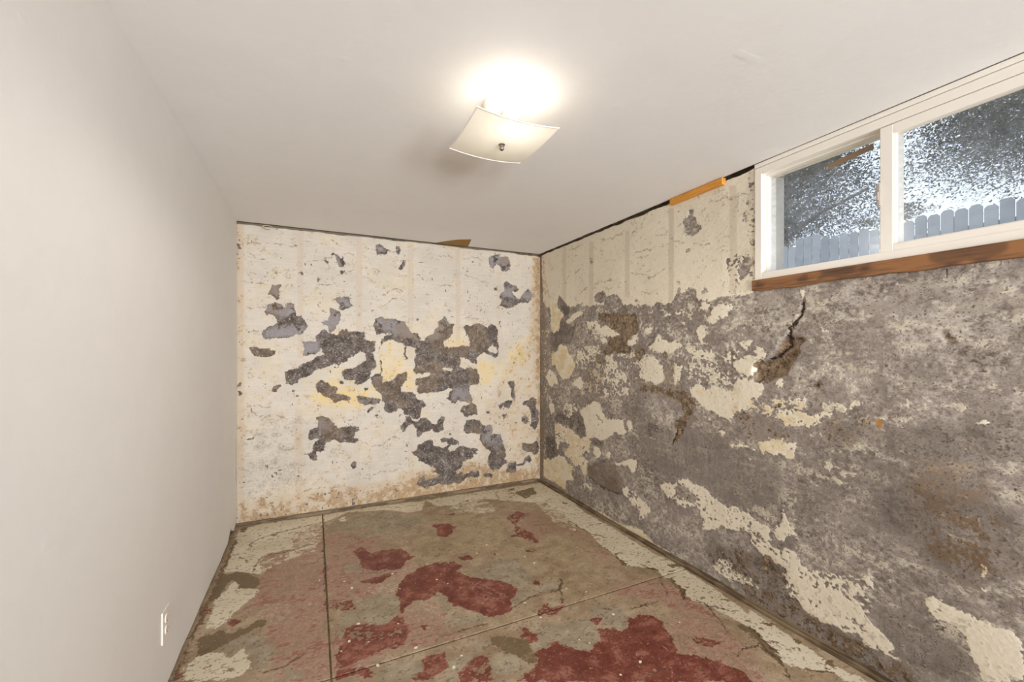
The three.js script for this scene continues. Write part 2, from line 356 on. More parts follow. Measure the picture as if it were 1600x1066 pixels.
    [0.72, 2105,417,2161,406,2215,395,2220,351,2194,335,2225,317,2305,341,2333,325,2361,289,2414,304,2439,289,2480,327,2520,337,2550,317,2594,313,2601,275,2622,261,2579,203,2608,186,2649,161,2672,151,2662,112,2694,101,2675,92,2635,94,2608,85,2579,83,2550,117,2520,98,2488,97,2431,90,2370,102,2324,125,2285,134,2266,154,2295,194,2246,204,2295,238,2235,250,2161,258,2105,288],
    [0.72, 2235,383,2230,422,2256,451,2261,494,2276,519,2290,494,2281,441,2290,395,2266,355,2241,354],
    [0.72, 2105,126,2161,100,2150,73,2105,82],
    [0.55, 2439,307,2550,343,2622,261,2579,220,2504,249],
    [0.55, 2520,328,2608,371,2615,324,2565,298],
    [1, 2761,350,2773,379,2801,383,2834,375,2870,367,2915,361,2952,370,2988,349,2988,236,2910,179,2900,211,2870,241,2865,281,2850,293,2839,308,2807,311,2784,313],
    [0.75, 2890,538,2900,549,2909,511,2898,499],
    [0.75, 2895,483,2912,489,2907,465,2898,467],
    [1, 702,16,947,22,1145,23,1339,58,1479,26,1622,16,1622,2,1375,1,1103,-6,947,-7,723,-5],
  ],
  rough: [
    [1, 894,1501,980,1505,1072,1491,1171,1487,1244,1468,1303,1477,1328,1421,1337,1353,1294,1335,1244,1315,1203,1288,1244,1260,1274,1226,1213,1204,1117,1211,1027,1247,1003,1284,1027,1321,1106,1337,1150,1353,1050,1383,1015,1417,956,1436,906,1461],
    [0.6, 1294,1246,1342,1260,1389,1226,1380,1187,1332,1152,1294,1178],
    [0.6, 856,1201,956,1187,1015,1124,869,1119],
    [0.6, 906,1262,1027,1262,1095,1203,956,1179],
    [0.6, 1520,1214,1553,1225,1585,1208,1571,1173,1534,1176],
    [0.6, 1345,1250,1387,1257,1397,1213,1345,1153],
    [0.6, 2109,1696,2124,1693,2127,1675,2115,1672],
    [0.6, 2016,1137,2041,1141,2060,1110,2029,1114],
    [0.6, 2060,1139,2085,1143,2091,1118,2066,1116],
    [0.8, 1345,988,1486,1016,1614,994,1713,996,1769,956,1787,921,1760,858,1713,782,1674,706,1614,663,1604,677,1645,740,1624,791,1703,865,1684,916,1624,940,1530,963,1417,960,1345,953],
    [0.5, 2001,906,2031,924,2103,927,2110,889,2130,867,2143,818,2116,800,2075,825,2060,862,2016,888],
    [0.5, 2163,879,2261,888,2261,828,2196,828],
    [0.5, 2196,977,2261,997,2261,967,2221,950],
    [0.5, 1822,1035,1874,1025,1882,1004,1840,1011],
    [0.5, 1959,984,1982,993,1986,962,1963,963],
    [1, 2122,1124,2132,1162,2154,1178,2177,1173,2214,1204,2244,1240,2253,1275,2287,1298,2310,1289,2342,1285,2372,1271,2342,1265,2332,1237,2342,1220,2315,1186,2298,1151,2281,1121,2247,1101,2214,1099,2189,1082,2151,1080,2132,1094],
    [0.9, 2386,1087,2412,1109,2434,1093,2414,1065],
    [0.9, 2345,1117,2361,1126,2371,1111,2356,1107],
    [0.45, 2222,874,2300,870,2306,835,2265,821,2229,845],
    [0.45, 2415,924,2451,957,2490,941,2527,910,2523,872,2490,839,2461,854,2441,884],
    [0.45, 2527,952,2606,960,2606,939,2536,928],
    [0.45, 2295,976,2346,977,2357,961,2306,963],
    [0.45, 2165,884,2222,899,2229,857,2178,848],
    [0.45, 2400,808,2425,819,2420,785,2400,786],
    [0.5, 2803,1309,2814,1306,2821,1286,2839,1270,2840,1261,2821,1250,2808,1273],
    [0.5, 2806,1390,2819,1398,2819,1391,2809,1385],
    [0.42, 1856,132,2021,215,2223,266,2303,223,2336,153,2345,37,2126,22,1905,70],
    [0.42, 2105,212,2235,189,2314,110,2431,72,2550,82,2608,76,2701,81,2744,64,2662,22,2405,9,2105,-4],
    [0.35, 1622,415,1791,411,1843,309,1751,353],
    [0.35, 2075,355,2136,360,2136,312,2096,315],
  ],
  spall: [
    [1, 2122,1124,2132,1162,2154,1178,2177,1173,2214,1204,2244,1240,2253,1275,2287,1298,2310,1289,2342,1285,2372,1271,2342,1265,2332,1237,2342,1220,2315,1186,2298,1151,2281,1121,2247,1101,2214,1099,2189,1082,2151,1080,2132,1094],
    [0.6, 2386,1087,2412,1109,2434,1093,2414,1065],
    [0.45, 1015,1477,1171,1483,1303,1470,1328,1421,1332,1354,1244,1322,1203,1288,1139,1247,1050,1276,1027,1321,1150,1353,1027,1402],
    [0.8, 775,343,851,372,932,416,1055,441,1084,429,932,387,834,343],
    [0.7, 2803,1309,2814,1306,2821,1286,2839,1270,2840,1261,2821,1250,2808,1273],
  ],
  dark: [
    [0.9, 107,421,271,464,293,340,337,326,202,242,119,253],
    [0.9, 809,555,964,555,932,500,834,499],
    [0.9, 564,737,713,714,713,652,748,554,640,533,583,620,504,541,504,629,401,590,271,616,293,689,422,684],
    [0.7, 185,1378,392,1494,534,1426,624,1455,594,1364,534,1282,408,1283,291,1221,239,1248],
    [0.7, 300,1617,342,1720,519,1571,504,1504,425,1518],
    [0.8, 1405,772,1614,758,1614,679,1530,654,1417,681],
    [0.8, 1931,652,2001,696,2060,676,2110,682,2176,686,2170,634,2143,633,2075,634,1971,634],
    [0.8, 1955,540,2016,551,2009,501,1971,510],
    [0.4, 1345,650,1857,793,2157,731,2261,731,2261,522,2016,439,1674,513,1345,477],
    [0.6, 1936,1393,1983,1407,2016,1434,2032,1421,2009,1388,1956,1374],
    [0.6, 1805,1299,1887,1301,1956,1260,1929,1257],
    [0.6, 2097,1445,2121,1448,2109,1365,2091,1366],
    [0.45, 766,330,1055,412,1169,349,1169,230,964,205,783,242],
    [0.45, 1275,1087,1404,1051,1404,754,1301,790],
    [0.5, 2541,1267,2569,1264,2567,1212,2589,1149,2569,1163,2556,1202,2539,1232],
    [0.5, 2598,1358,2653,1350,2653,1317,2598,1329],
    [0.5, 2610,1136,2663,1115,2663,1064,2622,1050],
    [0.5, 2631,819,2681,802,2681,753,2648,773],
    [0.5, 2606,600,2660,590,2656,558,2606,549],
    [0.5, 2138,707,2178,710,2171,632,2145,619],
    [0.5, 2335,654,2400,639,2400,469,2346,553],
    [0.5, 2480,913,2554,925,2545,892,2480,880],
    [0.8, 2770,915,2791,926,2818,925,2818,909,2794,906],
    [0.8, 2837,946,2871,956,2868,941,2856,939],
    [0.8, 2960,1043,2988,1042,2988,1037,2966,1035],
    [0.8, 2853,1008,2871,1017,2868,1000,2856,1000],
    [0.6, 2643,939,2988,1035,2988,911,2886,887,2756,838,2643,850],
    [0.6, 2608,691,2701,752,2870,744,2988,743,2988,570,2870,456,2807,483,2738,560,2635,592],
    [0.9, 2105,61,2266,84,2488,88,2608,85,2701,81,2750,64,2649,-9,2405,9,2105,7],
    [0.5, 2608,270,2761,292,2870,227,2900,172,2738,55,2635,119],
    [0.85, 1856,154,2021,225,2303,258,2336,170,2345,37,2126,22,1905,70],
  ],
  brown: [
    [0.85, 2105,82,2266,94,2488,88,2608,85,2713,82,2750,64,2608,-38,2405,9,2105,-4],
    [0.85, 2701,784,2818,793,2919,732,2966,586,2870,471,2790,521,2738,614],
    [0.6, 2739,843,2916,869,2916,752,2856,660,2720,608,2749,743],
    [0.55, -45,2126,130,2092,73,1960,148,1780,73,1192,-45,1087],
    [0.7, 30,308,78,69,604,14,1345,-6,1843,-5,1843,-40,1345,-73,30,-28],
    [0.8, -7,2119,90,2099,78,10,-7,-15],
    [0.6, 1552,1142,1629,1145,1629,1035,1703,995,1769,956,1674,930,1519,953,1345,971,1345,1005,1552,1013],
    [0.6, 2009,1029,2042,1032,2042,919,2009,921],
    [0.6, 2060,921,2261,901,2261,828,2143,805,2075,844],
    [0.5, 2415,935,2527,958,2615,956,2527,836,2461,832],
    [0.5, 766,330,1055,412,1169,349,1169,230,964,205,783,242],
    [0.5, 677,1058,995,1151,932,913,834,883],
  ],
  tan: [
    [0.8, 185,1711,376,1548,376,1389,221,1377],
    [0.8, 221,1276,550,1256,609,1110,221,1096],
    [0.7, 202,1153,621,1162,544,964,315,947],
    [0.7, 57,251,583,274,583,144,443,36,57,41],
    [0.7, 271,593,818,536,766,248,422,323],
    [0.8, 1552,1142,1629,1145,1629,1027,1562,1006],
    [0.8, 1796,1011,1907,1013,1907,985,1805,975],
    [0.8, 2009,1029,2042,1032,2042,919,2009,921],
    [0.8, 2103,999,2261,1009,2261,749,2150,743],
    [0.5, 2138,1007,2378,998,2480,978,2378,889,2235,883,2138,924],
    [0.5, 2152,799,2329,828,2323,751,2152,735],
    [0.9, 670,21,1637,36,1637,1,1302,-19,697,-17],
  ],
  orange: [
    [1, 2617,956,2627,968,2633,949,2623,937],
  ],
  light: [
    [0.8, 2138,1517,2348,1508,2332,1426,2277,1322,2213,1289,2138,1279],
    [0.5, 2419,1253,2485,1201,2564,1153,2622,1060,2598,1009,2369,979,2260,1057,2315,1163,2369,1226],
    [0.6, 1901,1358,2170,1503,2170,1280,2048,1259,1983,1230],
    [0.5, 2643,1350,2756,1371,2944,1356,2988,1321,2988,1161,2886,1177,2824,1241,2720,1270,2643,1291],
    [0.75, 2643,1509,2988,1496,2988,1352,2643,1370],
    [0.5, 2358,1512,2663,1499,2663,1317,2369,1330],
  ],
  strip: [
    [0.6, 399,2120,460,2107,460,1646,399,1653],
    [0.8, 788,2069,845,2056,845,1558,788,1563],
    [0.75, 1202,2053,1247,2041,1247,1587,1202,1591],
    [0.95, 1592,2088,1631,2076,1631,1517,1592,1521],
    [0.8, 2000,2079,2040,2065,2040,1531,2000,1536],
    [0.4, 2098,2133,2122,2124,2122,1912,2098,1919],
  ],
  line: [
    [5, 902,2065,1013,2035,1083,2033,1125,2045,1183,2031],
    [5, 1246,1983,1292,2025,1322,2007],
    [5, 1322,1960,1380,1987],
    [5, 1489,1970,1541,1978,1579,1957,1541,1937,1489,1945],
    [5, 590,1851,679,1899,773,1907],
    [5, 639,1808,721,1842,779,1806],
    [5, 657,1677,763,1723],
    [5, 892,1664,977,1686,1066,1668],
    [5, 1246,1835,1322,1837,1435,1824],
    [5, 1422,1692,1502,1709,1572,1726],
    [5, 1292,1874,1435,1874,1603,1868],
    [5, 1261,1754,1380,1714],
    [5, 844,2013,921,1967,995,1957],
    [5, 1351,1606,1435,1591,1515,1601],
    [5, 1775,1823,1878,1802],
    [5, 1627,1879,1709,1851],
    [5, 1917,1762,1973,1779],
    [5, 1806,2089,1858,2068],
    [5, 2044,2003,2094,2018],
    [5, 1878,2032,2018,2012],
    [5, 863,1736,1066,1730],
    [5, 497,2076,613,2063,721,2064],
    [5, 1351,2035,1456,2047],
    [5, 2052,1671,2069,1707],
    [8, 46,2012,104,1886,175,1691,175,1535,133,1453],
  ],
  crack: [
    [14, 2356,1443,2352,1413,2343,1384,2325,1359,2307,1333,2298,1305,2295,1253],
    [14, 2295,1253,2248,1213,2207,1195],
    [6, 766,238,884,221,1055,213,1169,226],
    [6, 868,737,916,704,948,694],
    [6, 1614,663,1645,724,1655,772],
  ],
  drip: [
    [5, 1878,739,1874,560],
    [5, 1907,752,1907,660],
    [5, 1787,691,1796,590],
    [5, 2046,699,2042,639],
    [5, 2060,696,2057,636],
    [5, 2001,547,2009,495],
    [5, 1718,624,1722,541],
    [5, 1852,727,1857,656],
    [5, 1624,634,1629,533],
  ],
};
const FLOOR_MARKS = {
  cream: [
    [1, -462,3386,-317,3442,50,3427,60,3238,-72,3087,-123,2931,-248,2922,-288,2813,-265,2674,-305,2705,-387,2771,-451,2774,-443,2962,-456,3191],
    [0.5, -134,3197,48,3288,55,3010,9,2828,-97,2798,-194,2745,-263,2663,-288,2813,-123,2931],
    [0.85, -398,2601,-373,2672,-352,2580,-285,2528,-255,2495,-283,2434,-317,2380,-340,2325,-363,2274,-391,2229,-433,2263,-437,2404,-440,2508,-415,2552],
    [0.85, -445,2027,-430,2078,-376,2064,-333,2044,-312,1998,-258,2046,-250,2005,-219,1943,-220,1899,-250,1880,-280,1874,-304,1869,-449,1937],
    [0.95, 43,3426,465,3441,825,3388,748,3196,646,3202,494,3338,367,3355,246,3412,119,3311,54,3285],
    [0.95, 170,3286,214,3345,213,3228,174,3235],
    [0.95, 829,3401,1201,3404,1841,3389,1909,3401,1908,2828,1762,2612,1758,2761,1726,2914,1583,2981,1431,3101,1289,3218,1030,3196,880,3231],
    [0.5, 934,3196,1303,3211,1263,2952,1101,2945,980,3044],
    [0.5, 1625,3059,1794,2659,1603,2375,1539,2545],
    [1, 1865,3390,1894,3227,1871,2845,1862,2545,1870,2249,1859,1979,1887,1760,1867,1510,1839,1278,1812,1053,1701,989,1676,1034,1702,1131,1738,1207,1745,1307,1726,1396,1684,1485,1726,1636,1723,1701,1746,1768,1669,1839,1613,1889,1642,1975,1629,2145,1673,2309,1666,2560,1705,2701,1692,2883,1693,3077],
    [1, 1879,1326,1863,1209,1850,1061,1851,939,1862,843,1788,878,1798,927,1710,981,1692,1053,1692,1135,1745,1201,1746,1232],
  ],
  pink: [
    [0.8, -230,3242,60,3245,73,2797,65,2166,58,1697,-126,1785,-149,1910,-140,1977,-190,2065,-186,2190,-230,2241,-314,2362,-283,2508,-255,2574,-285,2788],
    [0.6, 57,3107,465,3167,389,2648,201,2443,78,2592],
    [0.6, -250,1880,-215,1907,-158,1858,-126,1785,-271,1853],
    [0.75, 61,3008,270,2909,511,2590,554,2367,392,2189,365,2145,203,2186,80,2226,57,2347],
    [0.75, 388,2116,555,2037,564,1930,516,1828,685,1734,467,1715,261,1763,65,1808,70,1942,128,1998,357,1995],
    [0.75, 68,1879,243,1796,219,1621,61,1696],
    [0.7, 1269,2786,1412,2882,1582,2759,1603,2375,1553,2302,1450,2448,1319,2351,1242,2449],
    [0.8, 1317,1751,1445,1769,1679,1700,1725,1558,1664,1285,1636,1137,1542,995,1213,1150,1337,1278,1431,1425,1545,1465,1548,1567,1425,1625],
    [0.5, 1531,2783,1685,2669,1667,2345,1642,1975,1495,1830,1449,1943,1554,2538],
  ],
  red: [
    [0.95, 219,2728,270,2788,302,2662,396,2672,496,2638,538,2497,487,2471,440,2397,360,2435,298,2442,243,2514,252,2607],
    [0.95, 414,2257,458,2322,554,2367,649,2382,734,2354,768,2277,712,2246,780,2147,859,2088,920,2018,951,1963,941,1910,880,1883,849,1795,795,1788,729,1796,693,1853,635,1912,606,1943,599,2016,573,2103,520,2054,446,2071,365,1991,380,2120,368,2162],
    [0.95, 773,2399,855,2387,856,2322,790,2340],
    [0.95, 735,2721,764,2806,753,2917,845,2892,900,2794,795,2676],
    [0.95, 826,1667,858,1652,856,1611,884,1584,855,1557,820,1561,814,1603],
    [0.95, 679,1403,787,1433,815,1501,897,1499,930,1522,971,1439,882,1307],
    [0.95, 1002,2357,984,2300,972,2331],
    [0.95, 970,2268,1011,2261,988,2222,957,2224],
    [0.95, 1059,1983,1093,1947,1065,1919,1046,1948],
    [0.95, 220,2370,291,2379,426,2381,330,2297,236,2341],
    [0.95, 439,1872,464,1868,450,1831,433,1832],
    [0.62, 73,1828,115,1921,129,2012,209,1988,289,1951,357,1995,376,1955,392,1858,342,1774,264,1786,201,1767,134,1753,77,1758],
    [0.62, 396,1675,494,1665,470,1583,425,1561,372,1555,321,1589,383,1602],
    [0.62, 542,1560,592,1606,638,1572,632,1517,607,1437,489,1493,512,1541],
    [0.62, 77,1747,153,1733,181,1725,228,1686,210,1662,174,1654,150,1691,81,1692],
    [0.62, 1269,2786,1412,2882,1432,2789,1289,2663,1318,2510,1319,2351,1273,2343,1242,2449,1209,2496,1277,2669],
    [0.62, 953,1745,1030,1777,1020,1731,1099,1727,1050,1700,958,1687],
    [0.62, 62,2201,159,2207,206,2132,127,2120],
    [0.62, 837,3071,980,3044,937,3003],
    [0.62, 1164,2294,1252,2281,1239,2232,1171,2256],
    [0.62, 1156,2537,1269,2500,1179,2494],
    [0.98, 834,1516,930,1535,956,1484,999,1419,1052,1425,1111,1476,1126,1511,1197,1492,1215,1461,1263,1453,1314,1511,1374,1514,1430,1472,1429,1411,1393,1343,1370,1288,1340,1240,1390,1216,1417,1192,1460,1137,1493,1077,1477,1026,753,1368],
    [0.98, 1143,1584,1213,1582,1166,1536,1130,1545],
    [0.6, 966,1756,1067,1725,1118,1735,1036,1674,935,1698],
    [0.6, 1457,1326,1498,1280,1567,1220,1485,1220,1436,1256],
    [0.9, -414,2496,-376,2514,-356,2433,-379,2376,-422,2447],
    [0.9, -352,2254,-331,2290,-305,2262,-324,2211],
    [0.9, -364,3004,-366,3148,-325,3175,-331,3132,-342,3078,-309,3020,-349,3002],
    [0.9, -329,2833,-304,2870,-264,2766,-314,2782],
    [0.5, -467,3226,-434,3180,-437,2860,-444,2440,-460,2220,-449,1937,-475,1950,-473,2282,-470,2676],
  ],
  grey: [
    [1, 117,3255,244,3392,376,3309,491,3318,606,3221,559,3122,445,3099,281,3034,111,3081,90,3195],
    [1, 192,2173,241,2204,335,2197,383,2137,356,2012,305,1943,216,1978,214,2032,248,2031,169,2007,113,2019,99,2071,178,2112],
    [1, 564,2088,590,2020,597,1930,559,1916,559,2000],
    [1, 543,1891,599,1889,588,1824,544,1830],
    [1, 600,1864,685,1832,726,1789,663,1774,595,1791,588,1824],
    [1, 784,2189,883,2235,1000,2279,1084,2239,1076,2120,1068,2011,1023,1949,960,1959,884,2066,793,2152],
    [1, 228,1686,325,1686,390,1666,376,1605,305,1586,219,1621],
    [1, 486,1609,552,1613,600,1627,560,1563,512,1541,451,1518],
    [1, 612,1659,665,1660,679,1628,625,1603,600,1627],
    [1, 633,1539,714,1548,760,1515,773,1439,698,1442,636,1450,625,1499],
    [1, 827,1557,908,1532,897,1499,828,1507],
    [1, 866,1648,944,1611,1060,1571,977,1448,936,1532,888,1582],
    [1, 155,2580,250,2583,239,2470,159,2485],
    [1, 104,2009,119,1988,108,1924,98,1956],
    [0.7, 897,1875,935,1932,1024,1928,1197,1918,1153,1848,1013,1866,950,1850,855,1809],
    [0.7, 278,3002,599,3183,766,3024,541,2878,316,2887],
    [1, 899,1633,991,1618,1151,1604,1134,1521,1111,1449,1059,1435,999,1419,961,1462,934,1526,840,1526],
    [1, 1200,1565,1294,1584,1333,1533,1263,1453,1204,1474,1174,1532],
    [1, 1169,1660,1247,1657,1331,1600,1318,1557,1175,1577],
    [1, -357,2093,-316,2111,-277,2133,-225,2122,-189,2051,-140,1977,-167,1965,-149,1910,-171,1865,-199,1877,-219,1943,-223,1980,-251,1987,-255,2044,-270,2033,-302,2017,-348,2057],
    [1, -111,1847,-77,1842,-35,1789,-41,1761,-102,1800],
    [1, -300,3029,-238,3058,-177,3044,-201,2982,-253,2973],
  ],
  brown: [
    [0.95, -467,2759,-412,2755,-377,2766,-334,2718,-302,2681,-271,2645,-250,2572,-285,2528,-350,2569,-365,2626,-386,2667,-412,2638,-423,2574,-423,2500,-449,2512,-463,2613,-469,2696],
    [0.95, -454,2190,-425,2217,-373,2206,-325,2169,-284,2193,-228,2225,-187,2206,-199,2167,-249,2148,-303,2119,-341,2098,-395,2061,-430,2078],
    [0.95, -454,3417,-408,3413,-421,3333,-451,3347],
    [0.95, -272,3197,-227,3201,-225,3175],
    [0.95, -74,3169,-39,3165,-62,3146],
    [0.9, -467,3226,-445,3201,-453,2844,-458,2430,-469,2197,-462,1943,-475,1950,-478,2242,-471,2636],
    [0.7, 674,1683,758,1643,823,1586,817,1488,778,1448,731,1528,680,1589],
    [0.7, 1524,3345,1636,3378,1575,3293],
    [0.7, 1580,3263,1778,3311,1736,3162,1581,3080,1563,3190],
    [0.8, 1711,1263,1755,1257,1745,1204,1706,1142,1709,1102,1659,1009,1652,1034,1672,1119,1718,1203,1695,1242],
    [0.8, 1723,1701,1746,1669,1730,1575,1706,1529,1653,1517,1702,1588],
    [0.8, 1652,2023,1638,1952,1619,1863,1603,1894],
    [0.8, 1834,1797,1924,1766,1890,1735,1840,1758],
    [0.8, 1848,1228,1873,1208,1851,1194,1832,1208],
    [0.8, 1822,2916,1856,2852,1819,2823,1802,2868],
    [0.8, 1709,1820,1746,1768,1703,1783],
    [0.8, 1842,1236,1881,1201,1841,1195,1829,1217],
    [0.8, 1855,1118,1869,1081,1832,1077,1831,1099],
    [0.8, 1835,986,1876,960,1844,936,1826,957],
    [0.8, 1760,1242,1734,1145,1700,1050,1682,1065,1684,1139,1719,1213],
  ],
  tan: [
    [0.8, 1258,1704,1325,1728,1439,1655,1435,1568,1329,1584,1253,1620],
    [0.8, 1413,2568,1618,2436,1651,2135,1623,1934,1352,1814,1092,1783,1004,1825],
    [0.9, 536,2783,969,3008,1269,2786,1196,2470,1421,2106,1176,1743,976,1838,1078,1985,1000,2279,776,2411,539,2398],
  ],
  crack: [
    [7, 63,3416,57,3107,57,2186],
    [7, -360,3016,-354,3143,-315,3186,-159,3236,35,3286],
    [7, -291,2839,-267,2905,-122,2903,-14,2952],
    [7, -165,1861,-105,1861,-37,1898],
    [7, -430,3008,-341,2850],
    [7, -307,2728,-306,2797],
    [6, 154,2964,214,2967,267,2879],
    [6, 1030,3196,1150,3259,1274,3225,1299,3116],
    [6, 977,3131,1019,3068,1054,2988],
    [6, 1452,3351,1398,3268,1391,3169,1449,3142,1533,3204],
    [6, 1535,3368,1543,3226],
    [6, 266,2434,357,2414,402,2427],
    [6, 459,1745,480,1761,703,1755],
    [6, 855,1809,950,1850,1148,1840],
    [6, 1196,1908,1099,1762],
    [7, 1666,2560,1673,2309,1740,2229],
    [7, 1618,2150,1652,2023,1603,1894],
    [7, 1669,1839,1734,1785,1746,1768],
    [7, 1694,1715,1638,1618,1608,1575],
    [7, 1746,1669,1716,1562,1653,1517],
    [7, 1701,1477,1718,1434,1688,1334,1641,1253],
    [7, 1714,1419,1760,1380,1778,1347],
    [7, 1540,1145,1617,1158,1691,1149],
    [7, 1363,1568,1461,1556,1521,1553],
    [7, 1028,1868,1141,1844,1203,1926],
    [7, 1141,1834,1096,1745],
    [7, 1258,1704,1237,1644,1269,1596],
    [7, 1695,1134,1669,1038,1623,973],
    [7, 1760,1242,1726,1149,1712,1057],
    [7, 1734,1145,1770,1120],
    [7, 1710,981,1798,927],
  ],
  scratch: [
    [3, 770,2089,828,2012,865,1923],
    [3, 772,2064,802,1976,830,1868],
    [3, 797,2046,845,1974,871,1884],
    [3, 748,2059,738,1987,732,1926],
    [3, 689,1610,696,1575,697,1507],
    [3, 697,1507,673,1476],
    [3, 755,1505,765,1441],
    [3, 854,1970,845,1900],
    [3, 79,2193,126,2105],
    [3, 95,2168,108,2089],
    [3, 543,1956,533,1873],
    [3, 534,1960,520,1887],
  ],
};
const FLOOR_CHIPS = [[-0.146, 2.851, 0.007], [0.028, 2.469, 0.007], [0.148, 2.399, 0.009], [0.180, 2.317, 0.011], [0.210, 1.862, 0.006], [0.102, 1.852, 0.006], [0.392, 2.367, 0.011], [0.599, 2.206, 0.009], [0.641, 2.145, 0.007], [0.539, 1.617, 0.007], [0.493, 1.571, 0.011], [0.384, 1.742, 0.011], [0.137, 1.901, 0.011], [0.932, 1.822, 0.007], [1.181, 1.837, 0.007], [1.256, 1.770, 0.007], [1.264, 1.567, 0.011], [1.022, 1.491, 0.006], [1.050, 1.456, 0.006], [1.498, 1.391, 0.007], [0.703, 2.350, 0.006], [0.893, 2.385, 0.009], [0.403, 2.205, 0.006], [1.138, 2.226, 0.009], [0.986, 2.460, 0.011], [1.154, 2.136, 0.011], [0.182, 2.003, 0.011], [0.226, 1.708, 0.011], [1.167, 1.282, 0.011], [1.055, 1.263, 0.007], [0.947, 1.691, 0.009], [0.344, 1.927, 0.006]];
function field(w, h, x0, y0, metresPerPixel, polygons, blur, isLine) {          // polygons drawn in order into one 0..1 field, its first row at y0
  const c = document.createElement('canvas'); c.width = w; c.height = h;
  const g = c.getContext('2d'), k = 0.001 / metresPerPixel;
  g.fillStyle = '#000'; g.fillRect(0, 0, w, h); g.lineJoin = g.lineCap = 'round';
  for (const [v, ...p] of polygons ?? []) {
    g.beginPath();
    for (let i = 0; i < p.length; i += 2) { const x = p[i] * k - x0 / metresPerPixel, y = p[i + 1] * k - y0 / metresPerPixel; if (i) g.lineTo(x, y); else g.moveTo(x, y); }
    if (isLine) { g.strokeStyle = '#fff'; g.lineWidth = Math.max(1.2, v * k); g.stroke(); }
    else { const b = Math.round(v * 255); g.fillStyle = `rgb(${b},${b},${b})`; g.closePath(); g.fill(); }
  }
  const d = g.getImageData(0, 0, w, h).data; let a = new Float32Array(w * h);
  for (let i = 0; i < a.length; i++) a[i] = d[i * 4] / 255;
  for (let pass = 0; pass < 2 && blur > 0; pass++) {
    const b = new Float32Array(w * h), n = 2 * blur + 1;
    for (let y = 0; y < h; y++) { let s = 0; const o = y * w; for (let x = -blur; x <= blur; x++) s += a[o + Math.min(w - 1, Math.max(0, x))]; for (let x = 0; x < w; x++) { b[o + x] = s / n; s += a[o + Math.min(w - 1, x + blur + 1)] - a[o + Math.max(0, x - blur)]; } }
    for (let x = 0; x < w; x++) { let s = 0; for (let y = -blur; y <= blur; y++) s += b[Math.min(h - 1, Math.max(0, y)) * w + x]; for (let y = 0; y < h; y++) { a[y * w + x] = s / n; s += b[Math.min(h - 1, y + blur + 1) * w + x] - b[Math.max(0, y - blur) * w + x]; } }
  }
  return a;
}
function dataTexture(data, w, h, srgb, wrap = THREE.MirroredRepeatWrapping) {
  const t = new THREE.DataTexture(data, w, h, THREE.RGBAFormat);
  t.magFilter = THREE.LinearFilter; t.minFilter = THREE.LinearMipmapLinearFilter; t.generateMipmaps = true;
  t.wrapS = t.wrapT = wrap; if (srgb) t.colorSpace = THREE.SRGBColorSpace; t.needsUpdate = true; return t;
}
// paint(x, y, index, colour) fills colour (0..255) and returns [height 0..1, roughness 0..1]; both textures together
function surface(w, h, x0, y0, mpp, paint) {
  const col = new Uint8Array(w * h * 4), rel = new Uint8Array(w * h * 4), c = [0, 0, 0];
  for (let j = 0, i = 0; j < h; j++) for (let k = 0; k < w; k++, i++) {
    const [hh, ro] = paint(x0 + (k + 0.5) * mpp, y0 + (j + 0.5) * mpp, i, c), o = i * 4;
    for (let q = 0; q < 3; q++) { const v = c[q]; col[o + q] = v < 0 ? 0 : v > 255 ? 255 : v; }
    rel[o] = Math.max(0, Math.min(255, hh * 255)); rel[o + 1] = Math.max(0, Math.min(255, ro * 255)); rel[o + 2] = 0; col[o + 3] = rel[o + 3] = 255;
  }
  return { map: dataTexture(col, w, h, true), relief: dataTexture(rel, w, h, false) };
}

// torn edges: the outlines are looked up through a small random shift of the place
const torn = (w, h, x0, y0, mpp, far, fine) => (x, y) => {
  const dx = (fbm(x * 30, y * 30 + 77, 3) - 0.5) * far + (fbm(x * 170, y * 170, 2) - 0.5) * fine, dy = (fbm(x * 30 + 51, y * 30, 3) - 0.5) * far + (fbm(x * 170 + 9, y * 170 + 3, 2) - 0.5) * fine;
  const k = Math.floor((x + dx - x0) / mpp), j = Math.floor((y + dy - y0) / mpp);
  return (j < 0 ? 0 : j >= h ? h - 1 : j) * w + (k < 0 ? 0 : k >= w ? w - 1 : k);
};

